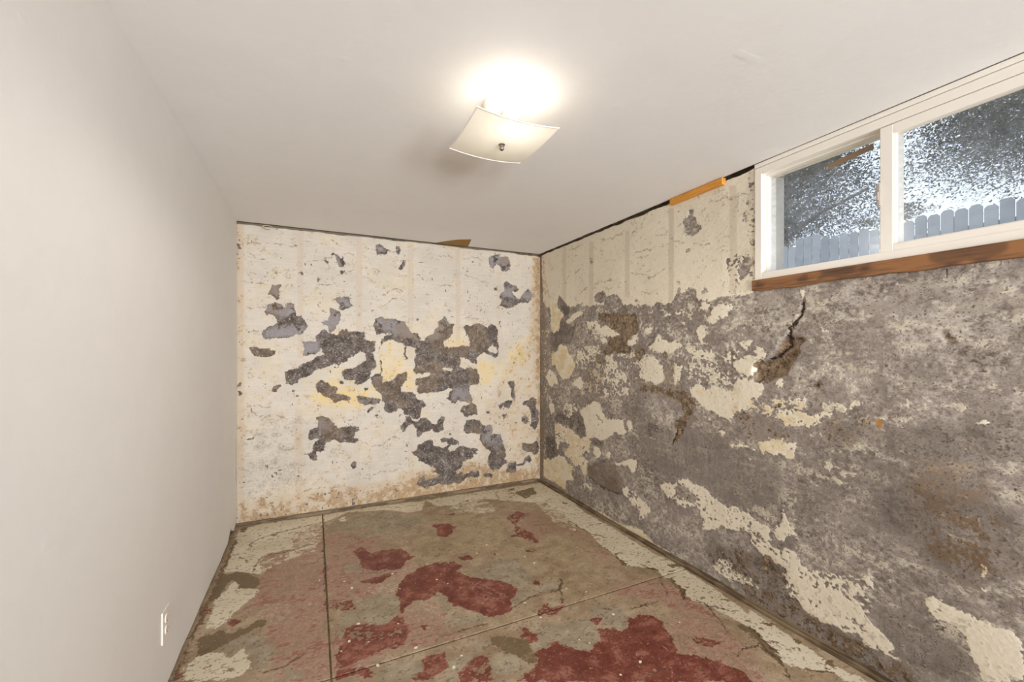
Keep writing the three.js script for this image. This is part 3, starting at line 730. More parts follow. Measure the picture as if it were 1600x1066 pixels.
// ---------------------------------------------------------------- back wall surface
const BW = 1640, BH = 1460, BM = 0.0015;                          // 2.46 m x 2.19 m
const backSurface = (() => {
  const F = (k, blur, line) => field(BW, BH, 0, 0, BM, BACK_MARKS[k], blur, line), tear = torn(BW, BH, 0, 0, BM, 0.026, 0.012);
  const bare = F('bare', 2), pale = F('pale', 10), yellow = F('yellow', 18), brown = F('brown', 12), soot = F('soot', 26), strip = F('strip', 2), line = F('line', 1, true);
  return surface(BW, BH, 0, 0, BM, (x, y, i, c) => {
    const n0 = fb(x * 5, y * 5, 4), n1 = fb(x * 26 + 40, y * 26, 4), n2 = fb(x * 110, y * 110 + 9, 3), g = vn(x * 620, y * 620), brush = fb(x * 12, y * 150, 2), w = tear(x, y);
    const dirt = ss(0.4, 0.7, brown[i] * 0.8 + (n1 - 0.5) * 0.6 + (n2 - 0.5) * 0.35) * Math.min(1, brown[i] * 2.4);
    const chipsAt = 0.86 - 0.07 * brown[i] - 0.06 * soot[i];
    const chips = ss(chipsAt, chipsAt + 0.03, vn(x * 70 + 3, y * 70) * 0.7 + vn(x * 23, y * 23 + 70) * 0.3);
    let b = ss(0.42, 0.58, bare[w] + (n1 - 0.5) * 0.25 + (n2 - 0.5) * 0.35);
    b = Math.max(b, chips * 0.9);
    // paint film
    c[0] = 208; c[1] = 195; c[2] = 178;
    const t = (n0 - 0.5) * 12 + (brush - 0.5) * 7 + (n2 - 0.5) * 6; c[0] += t; c[1] += t; c[2] += t * 1.1;
    mix3(c, [200, 178, 154], strip[i] * 0.75 * (0.7 + 0.4 * brush));
    mix3(c, [206, 186, 154], ss(0.45, 0.8, n0 * 0.65 + n1 * 0.35) * 0.55);
    mix3(c, [190, 180, 166], ss(0.5, 0.8, fb(x * 7 + 30, y * 9, 4) * 0.6 + n2 * 0.4) * 0.4);
    mix3(c, [228, 192, 114], yellow[i] * ss(0.2, 0.75, n1 * 0.55 + n0 * 0.45) * 0.75);
    mix3(c, [158, 146, 130], soot[i] * ss(0.35, 0.8, n1 * 0.5 + n2 * 0.5) * 0.8);
    mix3(c, [160, 140, 114], ss(0.74, 0.84, n2 * 0.5 + n1 * 0.5) * 0.5);
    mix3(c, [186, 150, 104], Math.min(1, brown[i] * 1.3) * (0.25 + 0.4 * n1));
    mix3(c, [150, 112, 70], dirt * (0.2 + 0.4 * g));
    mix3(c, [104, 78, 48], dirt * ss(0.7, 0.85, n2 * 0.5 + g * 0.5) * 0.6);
    const ln = line[w] * ss(0.3, 0.6, n1 * 0.5 + n2 * 0.5); mix3(c, [128, 106, 82], ln * 0.85);
    // bared concrete
    const p = Math.min(1, pale[i] * 1.1) * ss(0.15, 0.5, n1), d = [106 + (n1 - 0.5) * 44, 95 + (n1 - 0.5) * 43, 87 + (n1 - 0.5) * 42];
    mix3(d, [148, 140, 138], p); const sp = (g - 0.5) * 22 + (n2 - 0.5) * 40 * (1 - p * 0.7); d[0] += sp; d[1] += sp; d[2] += sp * 0.95;
    mix3(d, [208, 198, 180], ss(0.76, 0.84, vn(x * 130, y * 130 + 31) * 0.5 + n2 * 0.5) * 0.6 * (1 - p));
    mix3(d, [138, 112, 84], ss(0.5, 0.75, n0) * 0.35);
    mix3(c, d, b);
    const s2 = (g - 0.5) * 5; c[0] += s2; c[1] += s2; c[2] += s2;
    return [0.35 + 0.3 * (1 - b) + (n2 - 0.5) * (0.04 + 0.18 * b) + (n0 - 0.5) * 0.12 - 0.2 * ln, 0.62 + 0.33 * b];
  });
})();

// ---------------------------------------------------------------- right wall surface
const RW = 2048, RH = 1408, RM = 0.00156;                         // 3.19 m x 2.20 m
const rightFields = {};
const rightSurface = (() => {
  const F = (k, blur, line) => (rightFields[k] = field(RW, RH, 0, 0, RM, RIGHT_MARKS[k], blur, line)), tear = torn(RW, RH, 0, 0, RM, 0.034, 0.014);
  const paint = F('paint', 3), rough = F('rough', 5), dark = F('dark', 8), brown = F('brown', 8), tan = F('tan', 8), light = F('light', 18), strip = F('strip', 2), line = F('line', 1, true), crack = F('crack', 1, true), drip = F('drip', 1, true), orange = F('orange', 2), spall = F('spall', 3);
  return surface(RW, RH, 0, 0, RM, (x, y, i, c) => {
    const n0 = fb(x * 4 + 7, y * 4, 4), n1 = fb(x * 20, y * 24 + 5, 4), n2 = fb(x * 80 + 3, y * 90, 3), n3 = vn(x * 260, y * 260), g = vn(x * 640, y * 640), brush = fb(x * 90, y * 8 + 4, 2), bed = fb(x * 7, y * 45 + 3, 4), w = tear(x, y);
    const near = ss(1.7, 2.5, x), high = paint[w];
    let cover = ss(0.43, 0.57, high + (n1 - 0.5) * 0.5 + (n2 - 0.5) * 0.5 - 0.02);
    const ro = ss(0.38, 0.62, rough[w] + (n1 - 0.5) * 0.4 + (n2 - 0.5) * 0.4);
    cover *= 1 - ro;
    // concrete
    const d = [154, 142, 131], nr = fb(x * 52 + 8, y * 60, 3); let t = (n0 - 0.5) * 26 + (n1 - 0.5) * 30 + (n2 - 0.5) * 58 + (n3 - 0.5) * 36 + (g - 0.5) * 30; d[0] += t; d[1] += t; d[2] += t;
    mix3(d, [202, 192, 178], light[w] * ss(0.2, 0.6, n1 * 0.5 + n2 * 0.3 + n3 * 0.2) * 0.85);
    mix3(d, [208, 197, 172], ss(0.60, 0.70, bed * 0.4 + n2 * 0.35 + n1 * 0.25) * 0.6);                             // thin leftovers of limewash
    mix3(d, [128, 116, 106], ss(0.52, 0.62, fb(x * 11 + 20, y * 13, 4)) * 0.4);                                   // patches of bared mortar
    const dk = dark[w] * ss(0.36, 0.62, n1 * 0.34 + n2 * 0.32 + n3 * 0.26 + brush * 0.08); mix3(d, [84, 73, 64], Math.min(1, dk * 1.05));
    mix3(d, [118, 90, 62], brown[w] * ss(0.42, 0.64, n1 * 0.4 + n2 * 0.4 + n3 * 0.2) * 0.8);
    mix3(d, [76, 65, 56], ss(0.72, 0.84, n3 * 0.65 + n2 * 0.35) * (0.35 + 0.25 * near));                          // pores
    mix3(d, [58, 47, 40], ss(0.86, 0.92, vn(x * 135, y * 150 + 50) * 0.85 + n1 * 0.15) * 0.6);
    mix3(d, [82, 72, 66], drip[w] * 0.5 * ss(0.2, 0.7, n2));
    // crumbled, rusty concrete
    const r = [132, 111, 86]; t = (nr - 0.5) * 46 + (n2 - 0.5) * 80 + (n3 - 0.5) * 70 + (g - 0.5) * 30; r[0] += t; r[1] += t * 0.96; r[2] += t * 0.9;
    mix3(r, [48, 36, 26], ss(0.56, 0.72, n2 * 0.45 + n3 * 0.4 + (1 - nr) * 0.15) * 0.75);
    mix3(r, [178, 150, 124], spall[i] * ss(0.3, 0.7, n1) * 0.5);
    mix3(d, r, ro * 0.9);
    mix3(d, [188, 118, 42], orange[w]);
    // paint
    c[0] = 226; c[1] = 214; c[2] = 191;
    t = (n0 - 0.5) * 10 + (n2 - 0.5) * 8; c[0] += t; c[1] += t; c[2] += t * 1.2;
    mix3(c, [200, 184, 160], strip[i] * 0.75);
    mix3(c, [214, 186, 132], tan[i] * ss(0.15, 0.75, n1) * 0.75);
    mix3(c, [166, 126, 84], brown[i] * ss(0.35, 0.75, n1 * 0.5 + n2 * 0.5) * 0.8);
    mix3(c, [176, 164, 142], ss(0.74, 0.84, n2 * 0.6 + n1 * 0.4) * 0.6);
    const ln = line[w] * ss(0.3, 0.6, n1 * 0.5 + n2 * 0.5); mix3(c, [132, 114, 90], ln * 0.8);
    mix3(c, d, 1 - cover);
    mix3(c, [50, 38, 28], ss(0.3, 0.8, crack[w] + (n2 - 0.5) * 0.4) * 0.9);
    return [0.42 + 0.22 * cover + (n2 - 0.5) * (0.12 + 0.4 * ro) + (n1 - 0.5) * 0.12 - 0.25 * crack[w] - 0.15 * ln, 0.6 + 0.35 * (1 - cover)];
  });
})();

// ---------------------------------------------------------------- floor surface
const FW = 1600, FH = 1840, FM = 0.00155, FX0 = -0.52, FZ0 = 0.66;      // 2.48 m x 2.85 m
const floorSurface = (() => {
  const F = (k, blur, line) => field(FW, FH, FX0, FZ0, FM, FLOOR_MARKS[k], blur, line), tear = torn(FW, FH, FX0, FZ0, FM, 0.034, 0.014);
  const cream = F('cream', 3), pink = F('pink', 18), red = F('red', 3), grey = F('grey', 2), brown = F('brown', 3), tan = F('tan', 20), crack = F('crack', 1, true), scratch = F('scratch', 0, true);
  return surface(FW, FH, FX0, FZ0, FM, (x, y, i, c) => {
    const n0 = fb(x * 4, y * 4 + 3, 4), n1 = fb(x * 18 + 8, y * 22, 4), n2 = fb(x * 80, y * 100 + 6, 3), n3 = fb(x * 45 + 3, y * 160, 3), g = vn(x * 600, y * 600), e = (n1 - 0.5) * 0.4 + (n2 - 0.5) * 0.45, w = tear(x, y);
    c[0] = 165; c[1] = 142; c[2] = 114;
    let t = (n0 - 0.5) * 22 + (n1 - 0.5) * 26 + (n2 - 0.5) * 16; c[0] += t; c[1] += t; c[2] += t;
    mix3(c, [168, 148, 112], tan[i] * ss(0.2, 0.7, n1) * 0.6);
    mix3(c, [184, 172, 146], ss(0.66, 0.78, n3 * 0.5 + n1 * 0.5) * 0.4);
    const pk = ss(0.3, 0.7, pink[i] * 0.9 + (n1 - 0.5) * 0.5 + (n2 - 0.5) * 0.3); mix3(c, [172 + (n2 - 0.5) * 40, 136 + (n2 - 0.5) * 44, 118 + (n2 - 0.5) * 40], pk * 0.85);
    mix3(c, [206, 190, 166], pk * ss(0.62, 0.74, n0 * 0.4 + n2 * 0.35 + n3 * 0.25) * 0.55);
    mix3(c, [134, 78, 62], pk * ss(0.62, 0.76, n1 * 0.5 + n3 * 0.5) * 0.6);
    const gr = ss(0.45, 0.55, grey[w] + e * 0.4); mix3(c, [160 + (n1 - 0.5) * 24, 145 + (n1 - 0.5) * 24, 122 + (n1 - 0.5) * 22], gr * (0.84 + 0.16 * n1));
    const rd = ss(0.44, 0.56, red[w] + e * 0.75) * (1 - gr * 0.9); mix3(c, [122 + (n1 - 0.5) * 30 + (n2 - 0.5) * 34, 58 + (n1 - 0.5) * 30 + (n2 - 0.5) * 28, 44 + (n1 - 0.5) * 24 + (n2 - 0.5) * 22], rd * 0.94);
    mix3(c, [178, 128, 110], rd * ss(0.5, 0.75, n1 * 0.6 + n3 * 0.4) * 0.5);
    mix3(c, [84, 36, 28], rd * ss(0.55, 0.8, n2 * 0.6 + n3 * 0.4) * 0.6);
    mix3(c, [200, 160, 138], rd * ss(0.86, 0.93, vn(x * 150, y * 150 + 7)) * 0.5);
    const cr = ss(0.44, 0.56, cream[w] + e * 0.45); mix3(c, [222 + (n0 - 0.5) * 20, 210 + (n0 - 0.5) * 22, 184 + (n0 - 0.5) * 28], cr * (0.92 + 0.08 * n2));
    mix3(c, [138, 116, 88], cr * ss(0.76, 0.80, vn(x * 24, y * 52 + 11) * 0.62 + n2 * 0.2 + n3 * 0.18) * 0.9);
    const br = ss(0.43, 0.57, brown[w] + e * 0.7); mix3(c, [112 + (n2 - 0.5) * 34, 92 + (n2 - 0.5) * 30, 64 + (n2 - 0.5) * 26], br * 0.9);
    const ck = crack[w] * ss(0.2, 0.5, n1 * 0.5 + n2 * 0.5); mix3(c, [72, 46, 32], ck * 0.95);
    mix3(c, [214, 202, 180], ss(0.9, 0.93, vn(x * 95 + 5, y * 95)) * 0.45);
    mix3(c, [206, 184, 164], scratch[w] * 0.6);
    mix3(c, [92, 70, 52], ss(0.76, 0.88, n2) * 0.4);
    t = (g - 0.5) * 16; c[0] += t; c[1] += t; c[2] += t;
    return [0.4 + 0.12 * cr + 0.1 * rd * (1 - cr) + 0.06 * pk - 0.1 * gr + (n2 - 0.5) * 0.14 + (n1 - 0.5) * 0.1 - 0.25 * ck, 0.55 + 0.2 * gr + (n2 - 0.5) * 0.2];
  });
})();

// ---------------------------------------------------------------- shared materials
function tileSurface(n, metres, paint) { return surface(n, n, 0, 0, metres / n, paint); }
const drywall = tileSurface(1024, 2.4, (x, y, i, c) => {
  const n0 = fbm(x * 2.5, y * 2.5, 3), n2 = fbm(x * 70, y * 70, 3), n1 = fbm(x * 12, y * 12 + 30, 3), bump = ss(0.93, 0.99, vn(x * 13 + 5, y * 13));
  const t = (n0 - 0.5) * 5 + (n1 - 0.5) * 2.5; c[0] = 234 + t; c[1] = 229 + t; c[2] = 223 + t;
  return [0.5 + (n2 - 0.5) * 0.10 + (n1 - 0.5) * 0.12 + bump * 0.12, 0.8];
});
const repeatOf = (t, metres) => { const k = t.clone(); k.wrapS = k.wrapT = THREE.MirroredRepeatWrapping; k.repeat.set(1 / metres, 1 / metres); k.needsUpdate = true; return k; };
const std = (o) => new THREE.MeshStandardMaterial(o);
const M = {};
M.back = std({ map: backSurface.map, bumpMap: backSurface.relief, roughnessMap: backSurface.relief, bumpScale: 0.004, roughness: 1 });
M.right = std({ map: rightSurface.map, bumpMap: rightSurface.relief, roughnessMap: rightSurface.relief, bumpScale: 0.006, roughness: 1 });
M.floor = std({ map: floorSurface.map, bumpMap: floorSurface.relief, roughnessMap: floorSurface.relief, bumpScale: 0.0025, roughness: 1 });
M.drywall = std({ map: repeatOf(drywall.map, 2.4), bumpMap: repeatOf(drywall.relief, 2.4), bumpScale: 0.0035, roughness: 0.75 });
M.core = std({ color: 0xb5aea2, roughness: 0.95 });
const wood = (base, dark, scale) => {
  const s = tileSurface(512, 0.6, (x, y, i, c) => {
    const w = fbm(x * 6, y * 90, 3), n = fbm(x * 18, y * 260, 2), k = fbm(x * 9 + 4, y * 14, 3);
    c[0] = base[0]; c[1] = base[1]; c[2] = base[2]; mix3(c, dark, ss(0.4, 0.75, w * 0.6 + n * 0.4) * 0.6 + ss(0.55, 0.75, k) * scale);
    return [0.5 + (n - 0.5) * 0.5, 0.7];
  });
  return std({ map: repeatOf(s.map, 0.6), bumpMap: repeatOf(s.relief, 0.6), bumpScale: 0.001, roughness: 0.65 });
};
M.pine = wood([222, 156, 62], [186, 118, 40], 0.25);
M.sill = wood([146, 98, 56], [84, 56, 34], 0.6);
M.joist = wood([190, 158, 112], [160, 126, 84], 0.3);
M.greyWood = wood([150, 130, 104], [96, 76, 56], 0.6);
M.dirt = (() => { const s = tileSurface(512, 0.8, (x, y, i, c) => { const n = fbm(x * 30, y * 30, 4), m = fbm(x * 140, y * 140, 2); const t = (n - 0.5) * 60 + (m - 0.5) * 40; c[0] = 128 + t; c[1] = 106 + t; c[2] = 76 + t * 0.8; return [n, 0.95]; }); return std({ map: repeatOf(s.map, 0.8), bumpMap: repeatOf(s.relief, 0.8), bumpScale: 0.004, roughness: 0.95 }); })();
M.baseStrip = wood([138, 118, 90], [82, 64, 44], 0.6);
M.vinyl = std({ color: 0xece3d6, roughness: 0.4 });
M.whiteMetal = std({ color: 0xf2ece2, roughness: 0.35 });
M.nickel = std({ color: 0x9a9186, roughness: 0.3, metalness: 0.9 });
M.plastic = std({ color: 0xefe6d9, roughness: 0.35 });
M.slot = std({ color: 0x3a3128, roughness: 0.8 });

// ---------------------------------------------------------------- geometry helpers for the shell
function metreUV(g) {                                             // uv in metres, from the axis each face looks along; u follows the longer side
  const p = g.attributes.position, n = g.attributes.normal, uv = new Float32Array(p.count * 2);
  g.computeBoundingBox(); const s = g.boundingBox.getSize(new THREE.Vector3());
  for (let i = 0; i < p.count; i++) {
    const a = [Math.abs(n.getX(i)), Math.abs(n.getY(i)), Math.abs(n.getZ(i))], k = a.indexOf(Math.max(...a)), q = [p.getX(i), p.getY(i), p.getZ(i)], d = [s.x, s.y, s.z];
    let [u, v] = [0, 1, 2].filter((j) => j !== k); if (d[v] > d[u]) [u, v] = [v, u];
    uv[2 * i] = q[u]; uv[2 * i + 1] = q[v];
  }
  g.setAttribute('uv', new THREE.BufferAttribute(uv, 2)); return g;
}
const span = (a, b, step, extra = []) => { const n = Math.max(1, Math.round((b - a) / step)), s = []; for (let i = 0; i <= n; i++) s.push(a + (b - a) * i / n); for (const e of extra) { let k = 0; for (let i = 0; i < s.length; i++) if (Math.abs(s[i] - e) < Math.abs(s[k] - e)) k = i; s[k] = e; } return s; };
function skin(us, vs, place, open, uvOf) {                        // a wall face as a grid that follows the relief of the wall
  const pos = [], uv = [], idx = [], w = us.length;
  for (const v of vs) for (const u of us) { pos.push(...place(u, v)); uv.push(...uvOf(u, v)); }
  for (let j = 0; j + 1 < vs.length; j++) for (let i = 0; i + 1 < w; i++) {
    if (open && open((us[i] + us[i + 1]) / 2, (vs[j] + vs[j + 1]) / 2)) continue;
    const a = j * w + i; idx.push(a, a + 1, a + w + 1, a, a + w + 1, a + w);
  }
  const g = new THREE.BufferGeometry();
  g.setAttribute('position', new THREE.Float32BufferAttribute(pos, 3)); g.setAttribute('uv', new THREE.Float32BufferAttribute(uv, 2)); g.setIndex(idx); g.computeVertexNormals(); return g;
}

// ---------------------------------------------------------------- walls
const WIN = { u0: 2.14, u1: 3.166, v0: 1.567, v1: TOP };          // window opening: along the right wall from the back corner, height
const LIP = 2.114, lip = (u) => LIP - 0.009 * fb(u * 14, 3.3, 3) + 0.007 * fb(u * 3, 8.1, 2);      // ragged top edge of the concrete, a finger below the ceiling
const wallBack = structure(group('wall_back'), 'back wall of cracked cream paint peeling off dark concrete in ragged patches');
{
  const us = span(-0.14, 2.56, 0.012), vs = span(-0.02, 2.1, 0.02).concat([LIP]);
  mesh('wall_face', skin(us, vs, (u, v) => [LEFT + u, v === LIP ? lip(u + 5) : v, -BACK - 0.004 * (fbm(u * 4, v * 4 + 60, 3) - 0.5)], null, (u, v) => [u / (BW * BM), v / (BH * BM)]), M.back, wallBack);
  mesh('wall_core', boxG(LEFT - 0.2, RIGHT + 0.22, -0.1, 2.10, -BACK - 0.22, -BACK - 0.02), M.core, wallBack);
  mesh('sill_plate', metreUV(boxG(LEFT - 0.2, RIGHT + 0.22, 2.10, 2.25, -BACK - 0.22, -BACK - 0.07)), M.greyWood, wallBack);
}
const wallRight = structure(group('wall_right'), 'right basement wall, cream paint flaked away from rough grey stained concrete');
{
  const at = (f, u, v) => { const x = Math.floor(u / RM), y = Math.floor(v / RM); return x < 0 || y < 0 || x >= RW || y >= RH ? 0 : rightFields[f][y * RW + x]; };
  const sink = (u, v) => {
    const n = fbm(u * 60, v * 60 + 12, 3), ro = at('rough', u, v), edge = ss(0, 0.03, u);
    return edge * (0.017 * ss(0.2, 0.9, at('spall', u, v)) * (0.55 + 0.9 * n) + 0.008 * ro * (n - 0.2) + 0.008 * at('crack', u, v) - 0.0015 * at('paint', u, v) + 0.012 * (fbm(u * 2.2, v * 2.2 + 31, 3) - 0.5));
  };
  const us = span(-0.02, 3.2, 0.007, [WIN.u0, WIN.u1]).concat(span(3.2, BACK + FRONT, 0.05).slice(1)), vs = span(-0.02, 2.1, 0.007, [WIN.v0]).concat([LIP]);
  mesh('wall_face', skin(us, vs, (u, v) => [RIGHT + sink(u, v), v === LIP ? lip(u) : v, u - BACK], (u, v) => u > WIN.u0 && u < WIN.u1 && v > WIN.v0 && v < WIN.v1, (u, v) => [u / (RW * RM), v / (RH * RM)]), M.right, wallRight);
  const zi = WIN.u0 - BACK, zo = WIN.u1 - BACK;
  mesh('wall_core', merge([boxG(RIGHT + 0.035, RIGHT + 0.22, -0.1, WIN.v0 - 0.01, -BACK - 0.02, FRONT), boxG(RIGHT + 0.035, RIGHT + 0.22, WIN.v0 - 0.01, 2.10, -BACK - 0.02, zi), boxG(RIGHT + 0.035, RIGHT + 0.22, WIN.v0 - 0.01, 2.10, zo, FRONT), boxG(RIGHT + 0.012, RIGHT + 0.22, TOP - 0.002, 2.25, zi, zo)]), M.core, wallRight);
  mesh('sill_plate', metreUV(merge([boxG(RIGHT + 0.07, RIGHT + 0.22, 2.10, 2.25, -BACK - 0.02, zi), boxG(RIGHT + 0.07, RIGHT + 0.22, 2.10, 2.25, zo, FRONT)])), M.greyWood, wallRight);
}
const wallLeft = structure(group('wall_left'), 'smooth off-white drywall on the left with a torn far edge');
{
  // board outline: distance ahead of the camera, height
  const far = [[3.462, TOP], [3.464, 1.7], [3.461, 1.3], [3.466, 0.95], [3.462, 0.66], [3.455, 0.63], [3.425, 0.622], [3.42, 0.5], [3.424, 0.4], [3.42, 0.335], [3.448, 0.325], [3.452, 0.29], [3.466, 0.27], [3.468, 0.12], [3.456, 0.075], [3.43, 0.06], [3.40, 0.03]];
  const s = new THREE.Shape(); s.moveTo(-FRONT, TOP); for (const [d, h] of far) s.lineTo(d, h);
  for (let d = 3.34; d > -FRONT; d -= 0.11) s.lineTo(d, 0.016 + 0.012 * vn(d * 9, 3.3) + (Math.abs(d - 3.23) < 0.06 ? 0.05 : 0)); s.lineTo(-FRONT, 0.02);
  const g = new THREE.ExtrudeGeometry(s, { depth: 0.0125, bevelEnabled: false }); g.rotateY(Math.PI / 2); g.translate(LEFT - 0.0125, 0, 0);   // x -> -z
  mesh('drywall_board', g, M.drywall, wallLeft);
  const studs = [];
  mesh('bottom_plate', metreUV(boxG(LEFT - 0.1, LEFT - 0.022, 0, 0.04, -BACK + 0.01, FRONT)), M.greyWood, wallLeft);
  for (const d of [3.44, 3.04, 2.63]) mesh('stud', metreUV(boxG(LEFT - 0.1, LEFT - 0.014, 0.041, TOP, -d - 0.005, -d + 0.033)), M.greyWood, wallLeft);
  mesh('wall_core', boxG(LEFT - 0.2, LEFT - 0.1, -0.1, 2.25, -BACK, FRONT), M.core, wallLeft);
}
const wallFront = structure(group('wall_front'), 'plain white wall behind the camera');
mesh('drywall_board', metreUV(boxG(LEFT - 0.2, RIGHT + 0.22, -0.1, 2.25, FRONT, FRONT + 0.12)), M.drywall, wallFront);

// ---------------------------------------------------------------- ceiling
const ceiling = structure(group('ceiling'), 'white painted drywall ceiling with a dark open gap along the walls');
{
  const s = new THREE.Shape(); s.moveTo(LEFT - 0.02, -FRONT); s.lineTo(RIGHT - 0.006, -FRONT);
  for (let d = -FRONT + 0.05; d < 3.44; d += 0.045) s.lineTo(RIGHT - 0.007 - 0.006 * vn(d * 7, 1.7) - (d > 1.35 ? 0.004 * vn(d * 25, 8) : 0), d);
  s.lineTo(RIGHT - 0.014, 3.457);
  for (let x = RIGHT - 0.05; x > LEFT; x -= 0.045) s.lineTo(x, BACK - 0.006 - 0.006 * vn(x * 8 + 3, 5.1) - (x < 0.55 ? 0.004 : 0));
  s.lineTo(LEFT - 0.02, 3.458);
  const g = new THREE.ExtrudeGeometry(s, { depth: 0.0125, bevelEnabled: false }); g.rotateX(-Math.PI / 2); g.translate(0, TOP, 0);   // y -> -z
  mesh('drywall_board', g, M.drywall, ceiling);
  mesh('subfloor', metreUV(boxG(LEFT - 0.2, RIGHT + 0.22, 2.25, 2.3, -BACK - 0.22, FRONT + 0.12)), M.joist, ceiling);
  for (let k = 0; k < 18; k++) mesh('joist', metreUV(boxG(LEFT - 0.1, RIGHT + 0.03, TOP + 0.013, 2.25, -BACK + 0.2 + k * 0.42, -BACK + 0.238 + k * 0.42)), M.joist, ceiling);
}

// ---------------------------------------------------------------- floor: four cast slabs with open joints, a dirt-filled channel along the walls
const floor = structure(group('floor'), 'concrete floor with worn red, cream and grey paint');
{
  const jx = 0.060, jz = -1.715, q = 0.003, right = RIGHT - 0.036, back = -BACK + 0.022;
  const uvFloor = (g) => { const p = g.attributes.position, uv = g.attributes.uv; for (let i = 0; i < p.count; i++) uv.setXY(i, (p.getX(i) - FX0) / (FW * FM), (-p.getZ(i) - FZ0) / (FH * FM)); return g; };
  for (const [x0, x1] of [[LEFT - 0.1, jx - q], [jx + q, right]]) for (const [z0, z1] of [[back, jz - q], [jz + q, FRONT]])
    mesh('concrete_slab', uvFloor(boxG(x0, x1, -0.1, 0, z0, z1, 0.004)), M.floor, floor);
  mesh('channel_bed', metreUV(boxG(LEFT - 0.2, RIGHT + 0.03, -0.12, -0.009, -BACK - 0.01, FRONT)), M.dirt, floor);
}

// low weathered strips along the foot of the walls
{
  const strip = (name, g, label) => structure(mesh(name, metreUV(g), M.baseStrip), label);
  strip('baseboard_back', boxG(LEFT - 0.05, RIGHT - 0.030, -0.009, 0.020, -BACK - 0.002, -BACK + 0.020, 0.006), 'low weathered strip along the foot of the back wall');
  strip('baseboard_right', boxG(RIGHT - 0.032, RIGHT + 0.010, -0.009, 0.013, -BACK, FRONT, 0.007), 'low weathered strip along the foot of the right wall');
}

// ---------------------------------------------------------------- window in the right wall
const U = (u) => u - BACK;
const wbox = (x0, x1, u0, u1, v0, v1, r = 0.003) => boxG(x0, x1, v0, v1, U(u0), U(u1), r);
const win = structure(group('window_1'), 'cream vinyl sliding window with two dirty panes under the ceiling');
{
  const fx = RIGHT - 0.007, fr = RIGHT + 0.105;
  mesh('frame', merge([wbox(fx, fr, WIN.u0, 2.174, WIN.v0, 2.106), wbox(fx, fr, 3.132, WIN.u1, WIN.v0, 2.106), wbox(fx + 0.0006, fr, 2.1735, 3.1325, WIN.v0, 1.601, 0.001), wbox(fx + 0.0006, fr, 2.1735, 3.1325, 2.072, 2.106, 0.001)]), M.vinyl, win);
  mesh('head_trim', wbox(fx - 0.003, RIGHT + 0.05, WIN.u0, WIN.u1, 2.108, 2.128), M.vinyl, win);
  mesh('glazing_bead', merge([wbox(RIGHT + 0.03, RIGHT + 0.06, 2.170, 2.180, 1.6, 2.074, 0.002), wbox(RIGHT + 0.03, RIGHT + 0.06, 2.17, 2.66, 1.599, 1.607, 0.002), wbox(RIGHT + 0.03, RIGHT + 0.06, 2.17, 2.66, 2.066, 2.074, 0.002), wbox(RIGHT + 0.04, RIGHT + 0.075, 2.640, 2.675, 1.6, 2.074, 0.002)]), M.vinyl, win);
  const sash = mesh('sliding_sash', merge([wbox(RIGHT - 0.004, RIGHT + 0.028, 2.634, 2.674, 1.58, 2.070), wbox(RIGHT - 0.004, RIGHT + 0.028, 3.094, 3.134, 1.58, 2.070), wbox(RIGHT - 0.0034, RIGHT + 0.028, 2.6735, 3.0945, 1.58, 1.626, 0.001), wbox(RIGHT - 0.0034, RIGHT + 0.028, 2.6735, 3.0945, 2.034, 2.070, 0.001), wbox(RIGHT + 0.004, RIGHT + 0.024, 2.672, 2.680, 1.62, 2.04, 0.002), wbox(RIGHT + 0.004, RIGHT + 0.024, 2.67, 3.1, 1.622, 1.630, 0.002)]), M.vinyl, win);
  mesh('latch', merge([wbox(RIGHT - 0.010, RIGHT + 0.002, 2.625, 2.637, 1.78, 1.864, 0.003), wbox(RIGHT - 0.016, RIGHT - 0.006, 2.628, 2.634, 1.80, 1.83, 0.002)]), M.greyLatch ?? std({ color: 0xa79a8d, roughness: 0.45 }), sash);
  // dried dirt on the glass scatters part of the light that comes through
  const dirty = tileSurface(512, 1.1, (x, y, i, c) => { const a = fbm(x * 9, y * 12, 4), b = fbm(x * 46, y * 70 + 4, 4); c[0] = c[1] = c[2] = 255; const m = ss(0.25, 0.75, a * 0.45 + b * 0.55); return [0.5, 0.45 + 0.55 * m]; });
  const glass = new THREE.MeshPhysicalMaterial({ color: 0xffffff, transmission: 1, thickness: 0, roughness: 0.29, ior: 1.45, specularIntensity: 0.6, roughnessMap: repeatOf(dirty.relief, 1.1) });
  const dustTex = tileSurface(512, 1.1, (x, y, i, c) => { const a = fb(x * 7 + 2, y * 9, 4), b = fb(x * 40, y * 64 + 4, 4); const m = 90 + 165 * ss(0.2, 0.85, a * 0.5 + b * 0.5); c[0] = c[1] = c[2] = m; return [0.5, 1]; });
  const alpha = repeatOf(dustTex.map, 1.1); alpha.colorSpace = THREE.NoColorSpace;
  const dust = new THREE.MeshPhysicalMaterial({ color: 0xdfe4ea, transmission: 0.7, thickness: 0, roughness: 1, transparent: true, opacity: 0.29, alphaMap: alpha, specularIntensity: 0 });
  const pane = (x, u0, u1, v0, v1, name = 'pane', m = glass) => { const g = new THREE.PlaneGeometry(u1 - u0, v1 - v0); g.rotateY(-Math.PI / 2); g.translate(x, (v0 + v1) / 2, U((u0 + u1) / 2)); const p = g.attributes.position, uv = g.attributes.uv; for (let i = 0; i < p.count; i++) uv.setXY(i, p.getZ(i) + x * 7, p.getY(i)); mesh(name, g, m, win); };
  pane(RIGHT + 0.0592, 2.172, 2.66, 1.6, 2.073, 'dust_film', dust); pane(RIGHT + 0.0212, 2.672, 3.1, 1.622, 2.036, 'dust_film', dust);
  for (const dx of [0.046, 0.058]) pane(RIGHT + dx, 2.172, 2.66, 1.6, 2.073);
  for (const dx of [0.010, 0.020]) pane(RIGHT + dx, 2.672, 3.1, 1.622, 2.036);
}
